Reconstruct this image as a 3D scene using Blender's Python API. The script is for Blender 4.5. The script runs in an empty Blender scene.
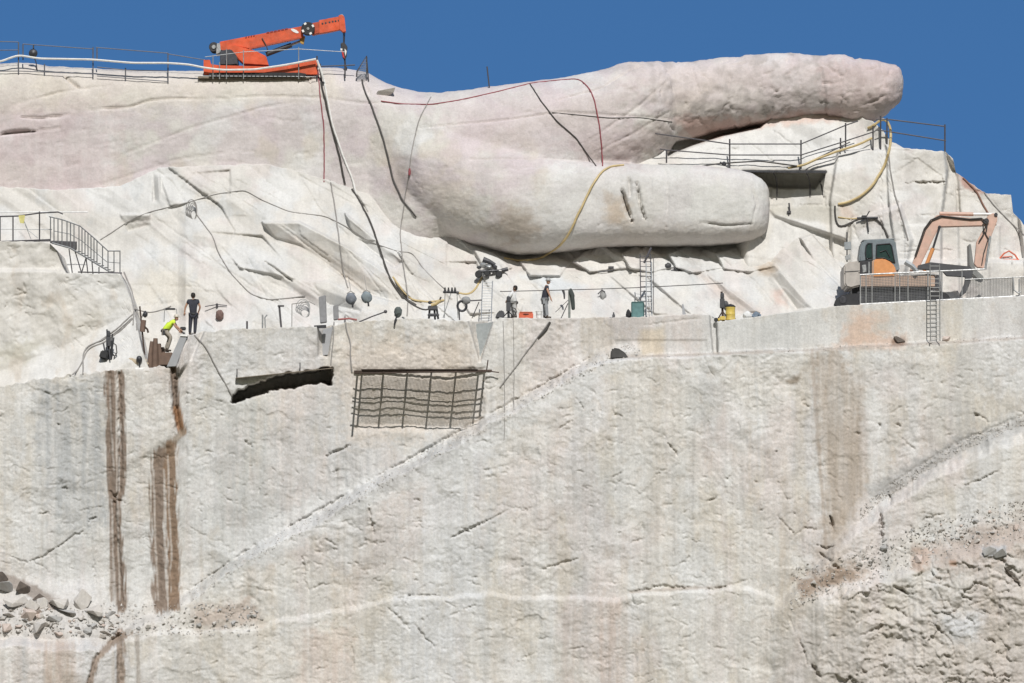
import bpy, bmesh, math, random
import numpy as np
from mathutils import Vector, Matrix
random.seed(7); np.random.seed(7)
S = bpy.context.scene
COL = S.collection
PXM = 23.5                      # pixels per metre at Y = 0
F = 4700.0; DIST = 200.0; PITCH = math.radians(4.0)
CAM = Vector((0, -DIST*math.cos(PITCH), -DIST*math.sin(PITCH)))
FW = Vector((0, math.cos(PITCH), math.sin(PITCH))); UP = Vector((0, -math.sin(PITCH), math.cos(PITCH)))
GROUND_Z = -25.0

def at(px, py, Y):
    d = FW + Vector((1,0,0))*((px-512)/F) + UP*((341.5-py)/F)
    return CAM + d*((Y-CAM.y)/d.y)
def at_np(px, py, Y):
    dx = (px-512)/F; u = (341.5-py)/F
    dy = FW.y + u*UP.y; dz = FW.z + u*UP.z
    s = (Y-CAM.y)/dy
    return np.stack([CAM.x+dx*s, np.broadcast_to(Y, s.shape), CAM.z+dz*s], -1)
def proj_np(co):
    v = co - np.array(CAM); w = v @ np.array(FW)
    return 512+F*v[:,0]/w, 341.5-F*(v @ np.array(UP))/w

# ---------------------------------------------------------------- noise
_rt = np.random.RandomState(12345)
_A = _rt.rand(1 << 18).astype(np.float32); _GC = np.cos(_A*6.28318).astype(np.float32); _GS = np.sin(_A*6.28318).astype(np.float32)
def _ix(ix, iy, seed): return ((iy & 511) << 9 | (ix & 511)) * 1 + seed*7919 & 0x3ffff
def pn(x, y, seed=0):
    x = np.asarray(x, np.float32); y = np.asarray(y, np.float32); x, y = np.broadcast_arrays(x, y)
    gx = np.floor(x); gy = np.floor(y); fx = x-gx; fy = y-gy; ix = gx.astype(np.int32); iy = gy.astype(np.int32)
    u = fx*fx*fx*(fx*(fx*6-15)+10); v = fy*fy*fy*(fy*(fy*6-15)+10)
    def g(a, b):
        k = _ix(ix+a, iy+b, seed); return _GC[k]*(fx-a)+_GS[k]*(fy-b)
    g0 = g(0,0); g0 += (g(1,0)-g0)*u; g1 = g(0,1); g1 += (g(1,1)-g1)*u
    return (g0+(g1-g0)*v)*1.5
def fbm(x, y, o=4, seed=0, gain=.5):
    a = 1; r = 0
    for i in range(o):
        r = r + a*pn(x, y, seed+i*17); x = x*2.03+3.1; y = y*2.03+1.7; a *= gain
    return r
def cells(x, y, seed=0, jit=.9):
    x = np.asarray(x, np.float32); y = np.asarray(y, np.float32)
    gx = np.floor(x); gy = np.floor(y); ix = gx.astype(np.int32); iy = gy.astype(np.int32); fx = x-gx; fy = y-gy
    b1 = np.full(x.shape, 9., np.float32); val = np.zeros(x.shape, np.float32)
    for a in (-1,0,1):
        for b in (-1,0,1):
            k = _ix(ix+a, iy+b, seed); r1 = _A[k]; r2 = _A[k*31+7 & 0x3ffff]
            dx = fx-(a+.5+jit*(r1-.5)); dy = fy-(b+.5+jit*(r2-.5)); d = dx*dx+dy*dy
            m = d < b1; b1 = np.where(m, d, b1)
            val = np.where(m, (_A[k*17+3 & 0x3ffff]-.5)*1.4*dx+(_A[k*13+5 & 0x3ffff]-.5)*1.4*dy+(_A[k*29+1 & 0x3ffff]-.5)*.5, val)
    return val, None
def tri(x, y, seed=0, warp=.45):
    "continuous surface of flat triangular facets with crisp edges"
    x = np.asarray(x, np.float32); y = np.asarray(y, np.float32)
    x, y = x+warp*pn(x*.43, y*.43, seed+3), y+warp*pn(x*.43+9, y*.43+4, seed+4)
    q = (x+y)*.36603; x = x+q; y = y+q; gx = np.floor(x); gy = np.floor(y); u = x-gx; v = y-gy; i = gx.astype(np.int32); j = gy.astype(np.int32)
    a = _A[_ix(i, j, seed)]; b = _A[_ix(i+1, j, seed)]; c = _A[_ix(i, j+1, seed)]; d = _A[_ix(i+1, j+1, seed)]
    return np.where(u > v, a*(1-u)+b*(u-v)+d*v, a*(1-v)+c*(v-u)+d*u)-.5
def sst(a, b, x):
    t = np.clip((x-a)/(b-a), 0, 1); return t*t*(3-2*t)
def line(pts, x):
    p = np.array(pts, float); return np.interp(x, p[:,0], p[:,1])

# ---------------------------------------------------------------- raster of photo-scaled fields (1 cell = 1 px = 4.26 cm)
def setwin(x0, y0, x1, y1):
    global OX, OY, W, H, PXg, PYg, Xg, Zg
    OX, OY, W, H = x0, y0, x1-x0, y1-y0
    PXg, PYg = np.meshgrid(np.arange(x0, x1, dtype=np.float32), np.arange(y0, y1, dtype=np.float32)); Xg = PXg/PXM; Zg = PYg/PXM
setwin(-150, 300, 1170, 830)
def win(pts, pad):
    p = np.array(pts, float)
    x0 = int(max(0, p[:,0].min()-pad-OX)); x1 = int(min(W, p[:,0].max()+pad-OX+1))
    y0 = int(max(0, p[:,1].min()-pad-OY)); y1 = int(min(H, p[:,1].max()+pad-OY+1))
    return (slice(y0, max(y1,y0)), slice(x0, max(x1,x0)))
def sdist(pts, sl):
    x = PXg[sl]; y = PYg[sl]; best = np.full(x.shape, 1e9); tt = np.zeros(x.shape); sd = np.ones(x.shape)
    n = len(pts)-1
    for i in range(n):
        ax, ay = pts[i]; bx, by = pts[i+1]; vx = bx-ax; vy = by-ay; L = vx*vx+vy*vy+1e-9
        t = np.clip(((x-ax)*vx+(y-ay)*vy)/L, 0, 1)
        d = np.hypot(x-ax-t*vx, y-ay-t*vy); m = d < best
        best = np.where(m, d, best); tt = np.where(m, (i+t)/n, tt)
        sd = np.where(m, np.sign(vx*(y-ay)-vy*(x-ax)), sd)
    return best, tt, sd             # sd > 0: below-left of a line that runs left to right and down
def pmask(poly, soft=1.5, wob=0., seed=3, f=.12):
    sl = win(poly, soft+wob+3); x = PXg[sl]; y = PYg[sl]
    if wob: x = x+wob*fbm(x*f, y*f, 3, seed); y = y+wob*fbm(x*f+9, y*f, 3, seed+1)
    ins = np.zeros(x.shape, bool); best = np.full(x.shape, 1e9); n = len(poly)
    for i in range(n):
        ax, ay = poly[i]; bx, by = poly[(i+1) % n]
        c = ((ay > y) != (by > y)) & (x < (bx-ax)*(y-ay)/((by-ay)+1e-12)+ax); ins ^= c
        vx = bx-ax; vy = by-ay; t = np.clip(((x-ax)*vx+(y-ay)*vy)/(vx*vx+vy*vy+1e-9), 0, 1)
        best = np.minimum(best, np.hypot(x-ax-t*vx, y-ay-t*vy))
    s = np.where(ins, best, -best)
    return sl, np.clip(s/(2*soft)+.5, 0, 1)
def carve(D, pts, w, dep, taper=True, wb=1.):
    sl = win(pts, w*2+2)
    if D[sl].size == 0: return
    q = PXg[sl].copy(); z = PYg[sl].copy(); PXg[sl] = q+1.3*wb*fbm(q*.17, z*.17, 3, 301); PYg[sl] = z+1.3*wb*fbm(q*.17+5, z*.17, 3, 302)
    try: d, t, s = sdist(pts, sl)
    finally: PXg[sl] = q; PYg[sl] = z
    w = w*np.clip(1+.9*wb*fbm(q*.3, z*.3, 2, 303), .25, 1.5) if taper else w
    ww = w*(np.minimum(1, np.minimum(t, 1-t)*4+.15) if taper else 1)
    D[sl] += dep*np.clip(1-d/np.maximum(ww,.6), 0, 1)
def paint(C, pts, w, col, a, soft=.6, fr=.3, seed=1):
    sl = win(pts, w*2+2); d, t, s = sdist(pts, sl)
    n = fbm(PXg[sl]*fr, PYg[sl]*.05, 3, seed)
    k = a*np.clip((1-d/w+n*.45)/soft, 0, 1)[...,None]
    C[sl] = C[sl]*(1-k)+np.array(col)*k
def area(C, poly, col, a, soft=4, wob=6, seed=1, streak=0.):
    sl, m = pmask(poly, soft, wob, seed)
    if streak: m = m*np.clip(1-streak*.5+streak*fbm(PXg[sl]*.16, PYg[sl]*.012, 3, seed+3)*.9, 0, 1)
    k = (a*m)[...,None]; C[sl] = C[sl]*(1-k)+np.array(col)*k
def block(D, poly, off, soft=1.2, tx=0., ty=0., wob=0.):
    sl, m = pmask(poly, soft, wob); p = np.array(poly, float).mean(0)
    D[sl] += m*(off+tx*(PXg[sl]-p[0])/PXM+ty*(PYg[sl]-p[1])/PXM)
def ridge(D, pts, L, w, h):
    "edge stands h metres proud: slow rise on its upper right over L px, quick fall-back over w px on its lower left"
    sl = win(pts, max(L, w)+2); d, t, s = sdist(pts, sl)
    e = np.clip(np.minimum(t, 1-t)*5, 0, 1)
    D[sl] -= h*e*np.where(s > 0, np.clip(1-d/w, 0, 1), np.clip(1-d/L, 0, 1))
def sample(R, px, py):
    x = np.clip(px-OX, 0, W-1.01); y = np.clip(py-OY, 0, H-1.01)
    ix = x.astype(int); iy = y.astype(int); fx = x-ix; fy = y-iy
    if R.ndim == 3: fx = fx[...,None]; fy = fy[...,None]
    return (R[iy,ix]*(1-fx)+R[iy,ix+1]*fx)*(1-fy)+(R[iy+1,ix]*(1-fx)+R[iy+1,ix+1]*fx)*fy

# ---------------------------------------------------------------- materials
MATS = {}
def nodes_of(m):
    m.use_nodes = True; nt = m.node_tree; return nt, nt.nodes['Principled BSDF']
def noise_node(nt, scale, detail=4, vec=None, rough=.6):
    n = nt.nodes.new('ShaderNodeTexNoise'); n.inputs['Scale'].default_value = scale
    n.inputs['Detail'].default_value = detail; n.inputs['Roughness'].default_value = rough
    if vec: nt.links.new(vec, n.inputs['Vector'])
    return n.outputs['Fac']
def mrange(nt, v, a, b, c=.3, d=.7):
    n = nt.nodes.new('ShaderNodeMapRange'); nt.links.new(v, n.inputs[0])
    for i, q in enumerate((c, d, a, b)): n.inputs[i+1].default_value = q
    return n.outputs[0]
def mul(nt, col, f):
    n = nt.nodes.new('ShaderNodeMix'); n.data_type = 'RGBA'; n.blend_type = 'MULTIPLY'; n.inputs[0].default_value = 1
    nt.links.new(col, n.inputs[6]); nt.links.new(f, n.inputs[7]); return n.outputs[2]
def mathn(nt, op, a, b):
    n = nt.nodes.new('ShaderNodeMath'); n.operation = op
    for i, q in enumerate((a, b)):
        if isinstance(q, (int, float)): n.inputs[i].default_value = q
        else: nt.links.new(q, n.inputs[i])
    return n.outputs[0]
def rock_mat(name, bump=.6, fine=.14, streak=.06, bd=.06):
    m = bpy.data.materials.new(name); nt, b = nodes_of(m)
    at_ = nt.nodes.new('ShaderNodeAttribute'); at_.attribute_name = 'tint'
    tc = nt.nodes.new('ShaderNodeTexCoord'); ob = tc.outputs['Object']
    mp = nt.nodes.new('ShaderNodeMapping'); mp.inputs['Scale'].default_value = (4.5, 1.0, .16); nt.links.new(ob, mp.inputs[0])
    c = mul(nt, at_.outputs['Color'], mrange(nt, noise_node(nt, .9, 6, ob), .9, 1.08))
    c = mul(nt, c, mrange(nt, noise_node(nt, 11, 8, ob, .75), 1-fine, 1+fine*.8))
    c = mul(nt, c, mrange(nt, noise_node(nt, 1, 4, mp.outputs[0]), 1-streak, 1+streak))
    nt.links.new(c, b.inputs['Base Color']); b.inputs['Roughness'].default_value = .93
    b.inputs['Specular IOR Level'].default_value = .2
    bp = nt.nodes.new('ShaderNodeBump'); bp.inputs['Strength'].default_value = bump; bp.inputs['Distance'].default_value = bd
    h = mathn(nt, 'ADD', noise_node(nt, 5, 9, ob, .65), mathn(nt, 'MULTIPLY', noise_node(nt, 22, 4, ob), .35))
    nt.links.new(h, bp.inputs['Height']); nt.links.new(bp.outputs[0], b.inputs['Normal'])
    MATS[name] = m; return m
def mat(name, col, rough=.6, metal=0., var=.18, scale=6., bump=.15, dirt=None, emit=0):
    if name in MATS: return MATS[name]
    m = bpy.data.materials.new(name); nt, b = nodes_of(m)
    tc = nt.nodes.new('ShaderNodeTexCoord'); ob = tc.outputs['Object']
    rgb = nt.nodes.new('ShaderNodeRGB'); rgb.outputs[0].default_value = (*col, 1)
    c = mul(nt, rgb.outputs[0], mrange(nt, noise_node(nt, scale, 6, ob), 1-var, 1+var*.7))
    if dirt:
        mx = nt.nodes.new('ShaderNodeMix'); mx.data_type = 'RGBA'
        nt.links.new(mrange(nt, noise_node(nt, scale*.6, 7, ob, .7), 0, .8, .48, .68), mx.inputs[0])
        nt.links.new(c, mx.inputs[6]); mx.inputs[7].default_value = (*dirt, 1); c = mx.outputs[2]
    nt.links.new(c, b.inputs['Base Color'])
    nt.links.new(mrange(nt, noise_node(nt, scale*2, 3, ob), max(.05, rough-.12), min(1, rough+.12)), b.inputs['Roughness'])
    b.inputs['Metallic'].default_value = metal
    bp = nt.nodes.new('ShaderNodeBump'); bp.inputs['Strength'].default_value = bump; bp.inputs['Distance'].default_value = .01
    nt.links.new(noise_node(nt, scale*5, 4, ob), bp.inputs['Height']); nt.links.new(bp.outputs[0], b.inputs['Normal'])
    MATS[name] = m; return m

# ---------------------------------------------------------------- mesh helpers
def tag(o, label=None, cat=None, group=None, kind=None):
    if label: o['label'] = label
    if cat: o['category'] = cat
    if group: o['group'] = group
    if kind: o['kind'] = kind
    return o
WLOC = {}
def wloc(o):
    v = Vector((0,0,0))
    while o: v += o.location; o = o.parent
    return v
def thing(name, label, cat, loc, group=None):
    o = bpy.data.objects.new(name, None); COL.objects.link(o); o.location = loc; o.empty_display_size = .3
    return tag(o, label, cat, group)
class MB:
    def __init__(s): s.v = []; s.f = []; s.sm = False
    def add(s, vs, fs):
        o = len(s.v); s.v += [Vector(v) for v in vs]; s.f += [[i+o for i in f] for f in fs]; return s
    def hexa(s, b, t):           # 4 bottom, 4 top corner points
        return s.add(list(b)+list(t), [(3,2,1,0),(4,5,6,7),(0,1,5,4),(1,2,6,5),(2,3,7,6),(3,0,4,7)])
    def box(s, c, sz, rot=None):
        x, y, z = [q/2 for q in sz]; R = rot or Matrix.Identity(3); c = Vector(c)
        q = [c+R@Vector(p) for p in ((-x,-y,-z),(x,-y,-z),(x,y,-z),(-x,y,-z),(-x,-y,z),(x,-y,z),(x,y,z),(-x,y,z))]
        return s.hexa(q[:4], q[4:])
    def tube(s, p, q, r, n=8, r2=None):
        return s.path([p, q], r, n, r2)
    def path(s, pts, r, n=6, r2=None):
        pts = [Vector(p) for p in pts]; vs = []; fs = []; m = len(pts)
        up = None
        for i, p in enumerate(pts):
            t = (pts[min(i+1,m-1)]-pts[max(i-1,0)])
            if t.length < 1e-7: t = Vector((0,0,1))
            t.normalize()
            if up is None: up = Vector((0,0,1)) if abs(t.z) < .9 else Vector((1,0,0))
            a = t.cross(up)
            if a.length < 1e-4: a = t.cross(Vector((0,1,.1)))
            a.normalize(); b = a.cross(t); up = b
            rr = r if r2 is None else r+(r2-r)*i/(m-1)
            vs += [p+(a*math.cos(6.28318*k/n)+b*math.sin(6.28318*k/n))*rr for k in range(n)]
        for i in range(m-1):
            for k in range(n):
                fs.append((i*n+k, i*n+(k+1) % n, (i+1)*n+(k+1) % n, (i+1)*n+k))
        fs.append(tuple(range(n))[::-1]); fs.append(tuple((m-1)*n+k for k in range(n)))
        return s.add(vs, fs)
    def prism(s, poly, thick, axis=Vector((0,1,0))):     # poly: world points, extruded along axis
        n = len(poly); a = [Vector(p) for p in poly]; b = [p+axis*thick for p in a]
        return s.add(a+b, [tuple(range(n)), tuple(range(2*n-1, n-1, -1))]+[((i+1) % n, i, n+i, n+(i+1) % n) for i in range(n)])
    def lathe(s, c, prof, axis='z', n=16):  # prof: list of (radius, along)
        c = Vector(c); vs = []; fs = []
        for r, h in prof:
            for k in range(n):
                a = 6.28318*k/n; u, v = r*math.cos(a), r*math.sin(a)
                vs.append(c+(Vector((u,v,h)) if axis == 'z' else Vector((u,h,v)) if axis == 'y' else Vector((h,u,v))))
        for i in range(len(prof)-1):
            for k in range(n): fs.append((i*n+k, i*n+(k+1) % n, (i+1)*n+(k+1) % n, (i+1)*n+k))
        fs.append(tuple(range(n))[::-1]); fs.append(tuple((len(prof)-1)*n+k for k in range(n)))
        return s.add(vs, fs)
    def build(s, name, m, parent=None, loc=None, smooth=False, bevel=0.):
        base = wloc(parent) if parent else Vector(loc or (0,0,0))
        me = bpy.data.meshes.new(name); me.from_pydata([v-base for v in s.v], [], s.f); me.update()
        bm = bmesh.new(); bm.from_mesh(me)
        if bevel:
            es = [e for e in bm.edges if len(e.link_faces) == 2 and e.calc_face_angle(0) > .5]
            bmesh.ops.bevel(bm, geom=es, offset=bevel, segments=2, affect='EDGES', clamp_overlap=True)
        bmesh.ops.recalc_face_normals(bm, faces=bm.faces); bm.to_mesh(me); bm.free()
        if smooth:
            me.shade_smooth(); me.set_sharp_from_angle(angle=math.radians(40))
        me.materials.append(m)
        o = bpy.data.objects.new(name, me); COL.objects.link(o)
        if parent: o.parent = parent
        else: o.location = base
        return o
def pp(pts, Y): return [at(x, y, Y) for x, y in pts]
def dup(o, parent=None, loc=None):
    c = o.copy(); COL.objects.link(c)
    if parent: c.parent = parent
    if loc is not None: c.location = loc
    for ch in list(o.children): dup(ch, c)
    return c
def grid_mesh(name, co, col, m, loc=None, smooth=True, keep=None):
    r, c = co.shape[:2]; me = bpy.data.meshes.new(name)
    idx = np.arange(r*c).reshape(r, c)
    q = np.stack([idx[:-1,:-1], idx[1:,:-1], idx[1:,1:], idx[:-1,1:]], -1).reshape(-1, 4)
    me.vertices.add(r*c); me.vertices.foreach_set('co', co.reshape(-1).astype(np.float32))
    me.loops.add(q.size); me.loops.foreach_set('vertex_index', q.reshape(-1).astype(np.int32))
    me.polygons.add(len(q)); me.polygons.foreach_set('loop_start', np.arange(0, q.size, 4, dtype=np.int32))
    me.update(calc_edges=True)
    a = me.attributes.new('tint', 'FLOAT_COLOR', 'POINT')
    rgba = np.ones((r*c, 4), np.float32); rgba[:,:3] = col.reshape(-1, 3); a.data.foreach_set('color', rgba.reshape(-1))
    if smooth: me.shade_smooth()
    me.materials.append(m)
    o = bpy.data.objects.new(name, me); COL.objects.link(o); return o
# ================================================================ THE ROCK
CREAM = np.array((.56,.537,.50)); PINKISH = np.array((.54,.485,.462)); COOL = np.array((.505,.515,.515)); WHITE = np.array((.61,.605,.59))
RUST = (.205,.155,.12); DARKR = (.10,.075,.06); TAN = (.42,.33,.24); GREYB = np.array((.40,.385,.36))
cols = np.concatenate([np.arange(-140, 0, 3.), np.arange(0, 1024, 1.), np.arange(1024, 1165, 3.)])
m_cliff = rock_mat('weathered_granite', .5, .19, .07, .05)
m_cut = rock_mat('cut_granite', .28, .12, .05, .04)
m_carved = rock_mat('carved_granite', .55, .13, .03, .06)

def base_col(seed, mixes):
    C = np.empty((H, W, 3)); C[:] = CREAM
    for col, fx, fy, th, a, sd in mixes:
        k = (a*sst(th, th+.45, fbm(Xg*fx, Zg*fy, 4, seed+sd)))[...,None]
        C = C*(1-k)+np.array(col)*k
    return C
def cracks(D, C, n, box, rng, wide=(.8,1.8), dep=(.04,.16), ang=(-25,25), ln=(5,22), steep=.2):
    for i in range(n):
        x = rng.uniform(box[0], box[2]); y = rng.uniform(box[1], box[3]); a = math.radians(rng.uniform(*ang))
        if rng.random() < steep: a = math.radians(rng.choice((55, 70, 90, 110, 130))+rng.uniform(-12, 12))
        L = rng.uniform(*ln)*(rng.random()**1.5+.35); k = rng.randint(2, 4); pts = [(x, y)]
        for j in range(k):
            pts.append((pts[-1][0]+L/k*math.cos(a)+rng.uniform(-1,1)*1.3, pts[-1][1]+L/k*math.sin(a)+rng.uniform(-1,1)*1.5))
        carve(D, pts, rng.uniform(*wide), rng.uniform(*dep))

# ---------------------------------------------------------------- A: the quarried cliff
T_A_pts = [(-140,392),(0,387),(30,380),(60,377),(105,371),(140,368),(172,366),(178,362),(186,336),(200,332),(235,329),(318,326),(334,326),(345,322),(420,318),
           (466,321),(494,321),(500,318),(560,318),(640,317),(700,314),(710,315),(717,322),(790,312),(835,306),(1024,296),(1164,289)]
def T_A(x):
    x = np.asarray(x, float)
    rough = np.where(x < 180, 2.2, np.where(x < 500, 1.2, np.where(x < 700, .8, .5)))
    return line(T_A_pts, x)+rough*fbm(x*.11, x*0+4.2, 4, 91)
LED1 = [(110,650),(150,625),(190,600),(250,560),(330,515),(400,475),(490,425),(560,386),(600,363),(640,352)]
LED2 = [(740,690),(770,606),(800,577),(845,531),(880,500),(920,475),(960,450),(1024,424),(1164,372)]
LEDR = [(-140,632),(0,635),(110,640),(150,632),(250,626),(330,611),(390,597),(460,593),(620,597),(640,590),(740,586),(790,600),(860,640),(1164,660)]
BRK = [(560,372),(585,366),(615,358),(712,353),(790,350),(870,346),(1024,337),(1164,330)]
D = -.055*(PYg-350)/PXM
wob = 5*fbm(Xg*.55, Zg*.55, 4, 21)+.7*fbm(Xg*4, Zg*4, 3, 22)
s1 = line(LED1, PXg)-PYg+wob; left = np.clip((650-PXg)/70, 0, 1)
D += 1.3*sst(0, 12, s1)*left
s2 = PYg-line(LED2, PXg)+wob; D -= .85*sst(0, 17, s2)*sst(760, 800, PXg)
B3 = [(740,610),(800,592),(860,574),(930,548),(1024,524),(1164,480)]
s3 = PYg-line(B3, PXg)+1.5*wob; lowr = sst(790, 870, PXg); D -= .75*sst(0, 20, s3)*lowr
rub = sst(170, 60, PXg)                                       # talus ledge at the far left
D -= 1.9*sst(572, 634, PYg+wob*1.2)*rub +   .20*sst(0, 5, PYg-line(LEDR, PXg)+.8*wob)*(1-rub)*sst(800, 740, PXg)
D += .55*sst(2.5, -1.5, PYg-line(BRK, PXg)+.35*wob)*sst(560, 600, PXg)
upper_cut = sst(1, -2, PYg-line(BRK, PXg))*sst(600, 630, PXg)  # the smooth sawn wall
rough = (1-.93*upper_cut)*(1+.75*sst(0, 25, s3)*lowr+.35*sst(.1,.6, fbm(Xg*.22, Zg*.22, 3, 60)))
lr = lowr*sst(0,25,s3)
rx = Xg*.94+Zg*.34; rz = Zg*.94-Xg*.34; qx = Xg*.9-Zg*.44; qz = Zg*.9+Xg*.44
pt = .30+.85*sst(-.05,.45, fbm(Xg*.32+3, Zg*.40, 4, 64))+.5*lr          # rough patches between flat split faces
D += rough*(.07*fbm(Xg*.3, Zg*.2, 2, 1)+.26*tri(rx*.30, rz*.17, 150)+pt*(.10*tri(qx*.95, qz*.8, 151)+.055*tri(rx*2.1, rz*2.5, 152)+.024*tri(qx*4.6, qz*6., 153))+.010*tri(rx*9, rz*11, 154))
wx = Xg+.25*fbm(Xg*1.3, Zg*1.3, 3, 5); wz = Zg+.2*fbm(Xg*1.3+7, Zg*1.3, 3, 6)
va, ea = cells(wx*.8, wz*1.25, 31); vb, eb = cells(wx*2.3+.3*wz, wz*3.6-.4*wx, 33); vc, ec = cells(wx*5.2, wz*8+.8*wx, 37)
gate = sst(-.25,.35, fbm(Xg*.5+4, Zg*.5, 3, 61))
D += rough*((.03+.08*lr)*va+(.024+.05*lr)*vb*(.3+gate)+(.014+.012*lr)*vc*(.4+gate))
rn = np.abs(fbm(wx*1.1, wz*1.9+.3*wx, 4, 71)); D += rough*.022*np.clip(1-rn/.03, 0, 1)*sst(.05,.4, fbm(Xg*.7, Zg*.7, 3, 72))
for k, (ax, az, sd) in enumerate(((.35,2.3,141),(-.9,2.6,142),(2.6,.8,143))):
    u = ax*Xg+az*Zg+1.6*fbm(Xg*.7, Zg*.7, 4, sd); D += rough*(.018,.016,.013)[k]*(u-np.floor(u))*sst(.0,.5, fbm(Xg*1.1, Zg*1.3, 3, sd+5))
D += .008*rough*fbm(Xg*9, Zg*9, 2, 9)
D += rough*.022*fbm(Xg*5.5, Zg*.22, 3, 8)                    # drill and saw streaks
rng = random.Random(11)
cracks(D, None, 420, (-130, 350, 1150, 800), rng, wide=(.7,1.3), dep=(.01,.07))
cracks(D, None, 1500, (-130, 350, 1150, 800), rng, wide=(.6,1.), dep=(.015,.06), ln=(2,7), steep=.25)
cracks(D, None, 230, (470, 365, 1020, 690), rng, wide=(.6,1.2), dep=(.03,.11), ln=(3,13), steep=.2)
cracks(D, None, 110, (180, 400, 480, 690), rng, wide=(.6,1.2), dep=(.03,.1), ln=(3,13), steep=.25)
cracks(D, None, 160, (820, 520, 1150, 800), rng, wide=(.8,1.6), dep=(.03,.14), ang=(-35,40), steep=.35)
cracks(D, None, 60, (280, 520, 470, 620), rng, wide=(.8,1.4), dep=(.03,.1))
cracks(D, None, 90, (0, 380, 230, 600), rng, wide=(.7,1.2), dep=(.02,.08), ang=(5,35))
for pts, w, d in [
  ([(369,505),(371,520),(373,534)],1.6,.35), ([(452,537),(470,529),(487,521)],2.2,.4),([(487,521),(512,508)],1.2,.2),
  ([(302,556),(304,566),(306,575)],1.6,.3),([(305,580),(309,592)],1.4,.2),([(311,590),(321,585),(328,584)],1.3,.25),([(398,598),(412,596),(440,595)],1.4,.3),([(414,624),(424,636),(434,647)],1.8,.25),([(388,608),(400,620),(410,630)],3,.2),
  ([(350,642),(352,650),(354,672)],1.4,.2),([(327,456),(340,450),(351,445)],1.7,.4),([(333,472),(337,471),(336,478)],2.,.35),([(414,499),(420,500)],2,.3),
  ([(631,592),(650,589),(660,586),(676,588),(690,587)],2.4,.3),([(631,593),(633,606)],1.8,.25),([(678,592),(688,588)],1.8,.2),([(705,590),(716,590),(727,586)],2.6,.3),([(727,586),(752,579)],1,.15),
  ([(541,570),(560,564),(578,559)],1.4,.3),([(630,543),(645,538)],1.3,.2),([(692,541),(698,542)],1.5,.25),([(707,502),(716,497)],1.7,.35),([(668,444),(678,455)],1.5,.35),([(702,355),(714,378)],.9,.12),
  ([(830,516),(833,527)],2.8,.7),([(880,513),(881,524),(882,540)],3.2,.9),([(889,495),(890,505)],2.6,.6),([(817,545),(827,549),(834,546)],2,.5),([(818,552),(830,560),(828,566)],2,.5),([(833,566),(840,568)],2.4,.5),
  ([(778,516),(786,524),(794,536),(806,528),(816,529)],1.3,.25),([(873,540),(868,548),(866,556)],1.2,.2),([(922,520),(945,513)],1.2,.25),([(975,414),(984,418),(988,425)],1.4,.2),([(974,415),(978,416)],3,.5),
  ([(900,438),(908,444),(916,450)],1.1,.2),([(878,424),(880,427)],2.2,.4),([(896,424),(903,427)],1.8,.35),([(964,486),(985,478),(1000,470)],1.4,.35),([(912,478),(912,496)],1.3,.2),
  ([(1004,567),(1011,577),(1020,585)],4,.9),([(942,612),(950,616),(957,608)],2.4,.5),([(962,596),(972,600)],2.2,.4),([(938,590),(943,606),(946,612)],1.5,.3),([(984,640),(996,642)],1.6,.4),([(932,622),(950,640),(955,655)],1.5,.3),
  ([(900,590),(908,594)],2.4,.5),([(862,635),(880,627),(886,622)],1.5,.3),([(812,665),(820,678)],2.6,.6),([(866,580),(874,578)],2.6,.5),([(892,585),(905,592)],1.6,.4),([(800,640),(808,665)],1.6,.3),
  ([(30,562),(45,555),(60,546),(75,535),(83,531)],1.5,.3),([(88,522),(96,517)],2.6,.4),([(38,514),(48,512)],1.4,.3),([(10,556),(28,564)],1.2,.2),([(110,491),(118,500),(125,503)],1.7,.3),([(62,488),(68,489)],1.6,.3),([(58,424),(60,428)],1.4,.25),
  ([(94,560),(95,585)],1.1,.2),([(244,440),(252,447)],1.7,.3),([(180,395),(190,393)],1.3,.2),([(196,399),(203,401)],1.2,.2),([(201,410),(206,418)],1.1,.2),
  ([(598,402),(602,420)],.9,.15),([(576,397),(583,408)],1.1,.2),([(558,430),(572,421)],1,.2),([(612,410),(618,416)],1.4,.2)]:
    carve(D, pts, w*.85, d*.5)
carve(D, [(x-3, y-9) for x, y in LED1[2:9]], 2.2, .16)
carve(D, [(x-2, y-8) for x, y in LED2[4:9]], 2.4, .07)
# drainage slots stained brown
for pts, w, d in [([(108,373),(109,440),(112,500),(115,540),(120,607)],4.5,.12),([(119,374),(121,450),(120,490),(114,503)],2.6,.18),([(173,368),(175,405),(180,432)],3.5,.3),
                  ([(157,462),(156,500),(158,560),(160,606)],6,.1),([(169,450),(170,500),(172,560),(173,606)],5,.1),([(115,503),(116,520),(119,560),(123,606)],3,.15),
                  ([(118,636),(119,650),(120,690)],4.5,.22),([(130,632),(110,642),(95,660),(87,690)],2.8,.18)]:
    carve(D, pts, w, d, False)
block(D, [(124,369),(172,367),(172,436),(124,470)], -.06, 2); block(D, [(186,436),(173,440),(125,470),(126,600),(150,600)], .05, 6)
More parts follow.
